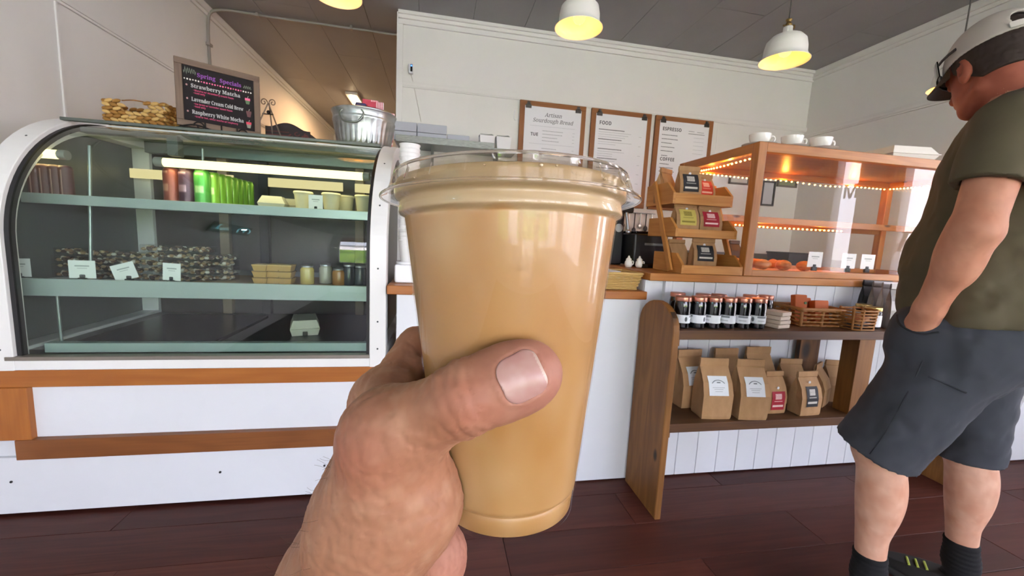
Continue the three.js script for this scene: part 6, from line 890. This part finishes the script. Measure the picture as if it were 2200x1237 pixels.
  const shorts = (x, y, z) => { let d = legShort(x, y, z) + fold(x * 0.8, y * 0.6, z * 0.8, 11) * 0.024 + Math.sin((x * 0.8 + y) * 52 + fold(x, y, z, 4) * 9) * 0.0018; d = Math.max(d, y - 0.955); const nearN = (x - hemN.x) * hN.x + (y - hemN.y) * hN.y, nearF = (x - hemF.x) * hF.x + (y - hemF.y) * hF.y; if (z < 0) d = Math.max(d, nearN); else d = Math.max(d, nearF); d = Math.max(d, -inN(x, y, z)); d = Math.max(d, -inF(x, y, z)); return d; };
  const shM = cloth(0x35383f, 0.0003), gS = add('shorts', withUV(surface(shorts, [-0.3, 0.36, -0.34], [0.36, 0.98, 0.34], 0.0065), 6), shM, t); gS.userData.label = 'dark grey shorts with welt pocket';
  // seams hugging the cloth: march points onto the surface
  const snap = (p) => { for (let i = 0; i < 12; i++) { const d = shorts(p.x, p.y, p.z), e = 0.002, g = V(shorts(p.x + e, p.y, p.z) - d, shorts(p.x, p.y + e, p.z) - d, shorts(p.x, p.y, p.z + e) - d).divideScalar(e); const L = g.lengthSq() || 1; p.addScaledVector(g, -d / L * 0.8); } return p; };
  const seam = (pts, r) => tube(pts.map((p) => snap(q(...p))), r, 30, 5);
  add('side_seam', seam([[0.06, 0.9, 0.22], [0.075, 0.8, 0.24], [0.1, 0.68, 0.25], [0.125, 0.56, 0.25], [0.14, 0.51, 0.25]], 0.0022), flat(0x2a2d33, 0.9), gS);
  add('welt_pocket', seam([[0.06, 0.775, 0.25], [0.02, 0.762, 0.25], [-0.03, 0.742, 0.25]], 0.0032), flat(0x2a2d33, 0.9), gS);
  add('pocket_edge', seam([[0.15, 0.93, 0.16], [0.13, 0.9, 0.19], [0.085, 0.885, 0.22], [0.05, 0.9, 0.22]], 0.003), flat(0x24262b, 0.9), gS);
  // ---- socks and shoes
  for (const [an, L] of [[aN, legN], [aF, legF]]) {
    const sock = (x, y, z) => { const d = L(x, y, z) - 0.0045 - 0.0012 * Math.sin(y * 420); return Math.max(d, y - 0.163 - 0.08 * (an.x - x), 0.03 + FY - y, Math.hypot(x - an.x, z - an.z) - 0.11); };
    add('sock', surface(sock, [an.x - 0.12, 0.02 + FY, an.z - 0.1], [an.x + 0.14, 0.2, an.z + 0.1], 0.004), flat(0x101012, 0.95), t);
    const fa = an === aN ? 0.55 : 0.1, turnFoot = (x, z) => { const dx = x - an.x, dz = z - an.z, s_ = an === aN ? -1 : 1; return [an.x + dx * Math.cos(fa) + s_ * dz * Math.sin(fa), an.z - s_ * dx * Math.sin(fa) + dz * Math.cos(fa)]; };
    const sole = (x, y, z) => { [x, z] = turnFoot(x, z); y -= FY; const u = x - an.x, w = 0.042 + 0.008 * Math.sin(Math.max(0, Math.min(1, (u + 0.07) / 0.26)) * 3.1); return Math.max(Math.abs(z - an.z) - w, y - 0.028, 0.002 - y, u - 0.2 + (z - an.z) * (z - an.z) * 12, -0.075 - u + (z - an.z) * (z - an.z) * 10); };
    const upper = (x, y, z) => { [x, z] = turnFoot(x, z); y -= FY; const u = x - an.x, topY = u < 0.03 ? 0.085 : 0.085 - (u - 0.03) * 0.24; return Math.max(ell(V(an.x + 0.055, 0.02, an.z), [0.142, 0.09, 0.05])(x, y, z), y - topY, 0.026 - y); };
    const so = add('shoe', surface(upper, [an.x - 0.15, FY, an.z - 0.16], [an.x + 0.24, 0.14 + FY, an.z + 0.16], 0.004), flat(0x232120, 0.8), t); so.userData.label = 'dark trainer with lime accent';
    add('sole', surface(sole, [an.x - 0.15, -0.01 + FY, an.z - 0.16], [an.x + 0.24, 0.05 + FY, an.z + 0.16], 0.004), flat(0x2c2b2a, 0.7), so);
    if (an === aF) add('lace_accent', [0, 1, 2].map((k) => rod([an.x + 0.07 + k * 0.022, 0.077 + FY - k * 0.0055, an.z - 0.024], [an.x + 0.078 + k * 0.022, 0.0755 + FY - k * 0.0055, an.z + 0.024], 0.0035)), flat(0xb5c64a, 0.6), so);
  }
  // ---- cap
  const capIn = ell(hp(-0.01, 0.024, 0), [0.106, 0.108, 0.086], HB), capOut = ell(hp(-0.01, 0.026, 0), [0.112, 0.118, 0.0905], HB);
  const holeC = [-0.122, 0.052], capS = (x, y, z) => { const [a, b, c] = loc(x, y, z); let d = Math.max(capOut(x, y, z), -capIn(x, y, z), 0.026 - b - 0.04 * Math.max(0, a)); const hole = Math.max(Math.hypot((b - 0.058) / 1.0, c / 1.25) - 0.036, a + 0.03, 0.052 - b); return Math.max(d, -hole); };
  const cp = add('cap', surface(capS, [HC.x - 0.16, 1.6, HC.z - 0.16], [HC.x + 0.16, 1.84, HC.z + 0.16], 0.003), std({ color: 0xb9b0a6, roughness: 0.9, bumpMap: clothNoise, bumpScale: 0.0006 }), t); cp.userData.label = 'pale mesh trucker cap with dark brim'; withUV(cp.geometry, 8);
  { // brim: curved plate
    const N = 24, K = 8, pos = [], ind = []; for (const off of [0, -0.003]) for (let i = 0; i <= N; i++) { const ph = -1.25 + 2.5 * i / N; for (let k = 0; k <= K; k++) { const u = k / K, base = [Math.cos(ph) * 0.112 - 0.01, 0.03, Math.sin(ph) * 0.0905], ext = 0.068 * Math.pow(Math.max(0, Math.cos(ph * 1.24)), 0.55); const a = base[0] + u * ext, c = base[2] * (1 - 0.05 * u), b = base[1] - 0.008 * u - 5.2 * c * c * (0.4 + 0.6 * u) * 0.9 + off; const p = hp(a, b, c); pos.push(p.x, p.y, p.z); } }
    const row = K + 1, half = (N + 1) * row; for (let i = 0; i < N; i++) for (let k = 0; k < K; k++) { const a = i * row + k, b = a + row; ind.push(a, b, a + 1, b, b + 1, a + 1, a + half, a + 1 + half, b + half, b + half, a + 1 + half, b + 1 + half); } for (let i = 0; i < N; i++) { const a = i * row + K, b = a + row; ind.push(a, b, a + half, b, b + half, a + half); }
    const g = new THREE.BufferGeometry(); g.setAttribute('position', new THREE.Float32BufferAttribute(pos, 3)); g.setIndex(ind); g.computeVertexNormals(); add('brim', g, flat(0x3a2a1a, 0.85, { side: THREE.DoubleSide }), cp).userData.label = 'dark brown curved brim';
    const st = []; for (let i = 0; i <= 14; i++) { const a = Math.PI - 0.62 + 1.24 * i / 14; st.push(hp(Math.cos(a) * 0.112 - 0.01, 0.038, Math.sin(a) * 0.0915)); } const strip = (list, w, tk) => { const pos = [], ind = []; list.forEach((p, i) => { const o = p.clone().sub(HC).addScaledVector(hu, -p.clone().sub(HC).dot(hu)).normalize(); for (const [b, n] of [[-w, tk], [w, tk], [w, 0], [-w, 0]]) { const v = p.clone().addScaledVector(hu, b).addScaledVector(o, n); pos.push(v.x, v.y, v.z); } if (i) for (let k = 0; k < 4; k++) { const a = (i - 1) * 4 + k, c = (i - 1) * 4 + (k + 1) % 4; ind.push(a, c, a + 4, c, c + 4, a + 4); } }); const g = new THREE.BufferGeometry(); g.setAttribute('position', new THREE.Float32BufferAttribute(pos, 3)); g.setIndex(ind); const n = g.toNonIndexed(); n.computeVertexNormals(); return n; };
    const sp = add('snap_strap', strip(st, 0.0085, 0.003), flat(0xcfc8c0, 0.6), cp); sp.userData.label = 'white snapback strap';
    for (let i = 3; i < 12; i++) { const p = st[i], o = p.clone().sub(HC).addScaledVector(hu, -p.clone().sub(HC).dot(hu)).normalize(), s = add('snap_hole', new THREE.SphereGeometry(0.0022, 8, 6), flat(0x6a625b, 0.8), sp); s.position.copy(p).addScaledVector(o, 0.003); }
    // sunglasses parked on the cap
    const gl = thing('sunglasses', 'black wraparound sunglasses resting on the cap of the man', 'sunglasses', [1.487, 0.055, -0.879], TURN); gl.scale.setScalar(0.95); const lens = (s) => { const L = [], M2 = []; for (let i = 0; i <= 8; i++) { const ph = s * (0.06 + 1.0 * i / 8); L.push(hp(Math.cos(ph) * 0.124 - 0.008, 0.04, Math.sin(ph) * 0.1)); } return strip(L, 0.025, 0.003); };
    for (const s of [1, -1]) { add('lens', lens(s), flat(0x08080a, 0.08), gl); const arm_ = [1.05, 1.2, 1.4, 1.6].map((ph, i) => hp(Math.cos(s * ph) * 0.122 - 0.008, 0.052 - i * 0.001, Math.sin(s * ph) * 0.0975)); add('temple_arm', strip(arm_, 0.0035, 0.003), flat(0x141011, 0.3), gl); }
    const br = [-0.1, 0, 0.1].map((ph) => hp(Math.cos(ph) * 0.125 - 0.008, 0.05, Math.sin(ph) * 0.1)); add('bridge', strip(br, 0.004, 0.003), flat(0x141011, 0.3), gl);
  }
}

renderer.render(scene, camera);
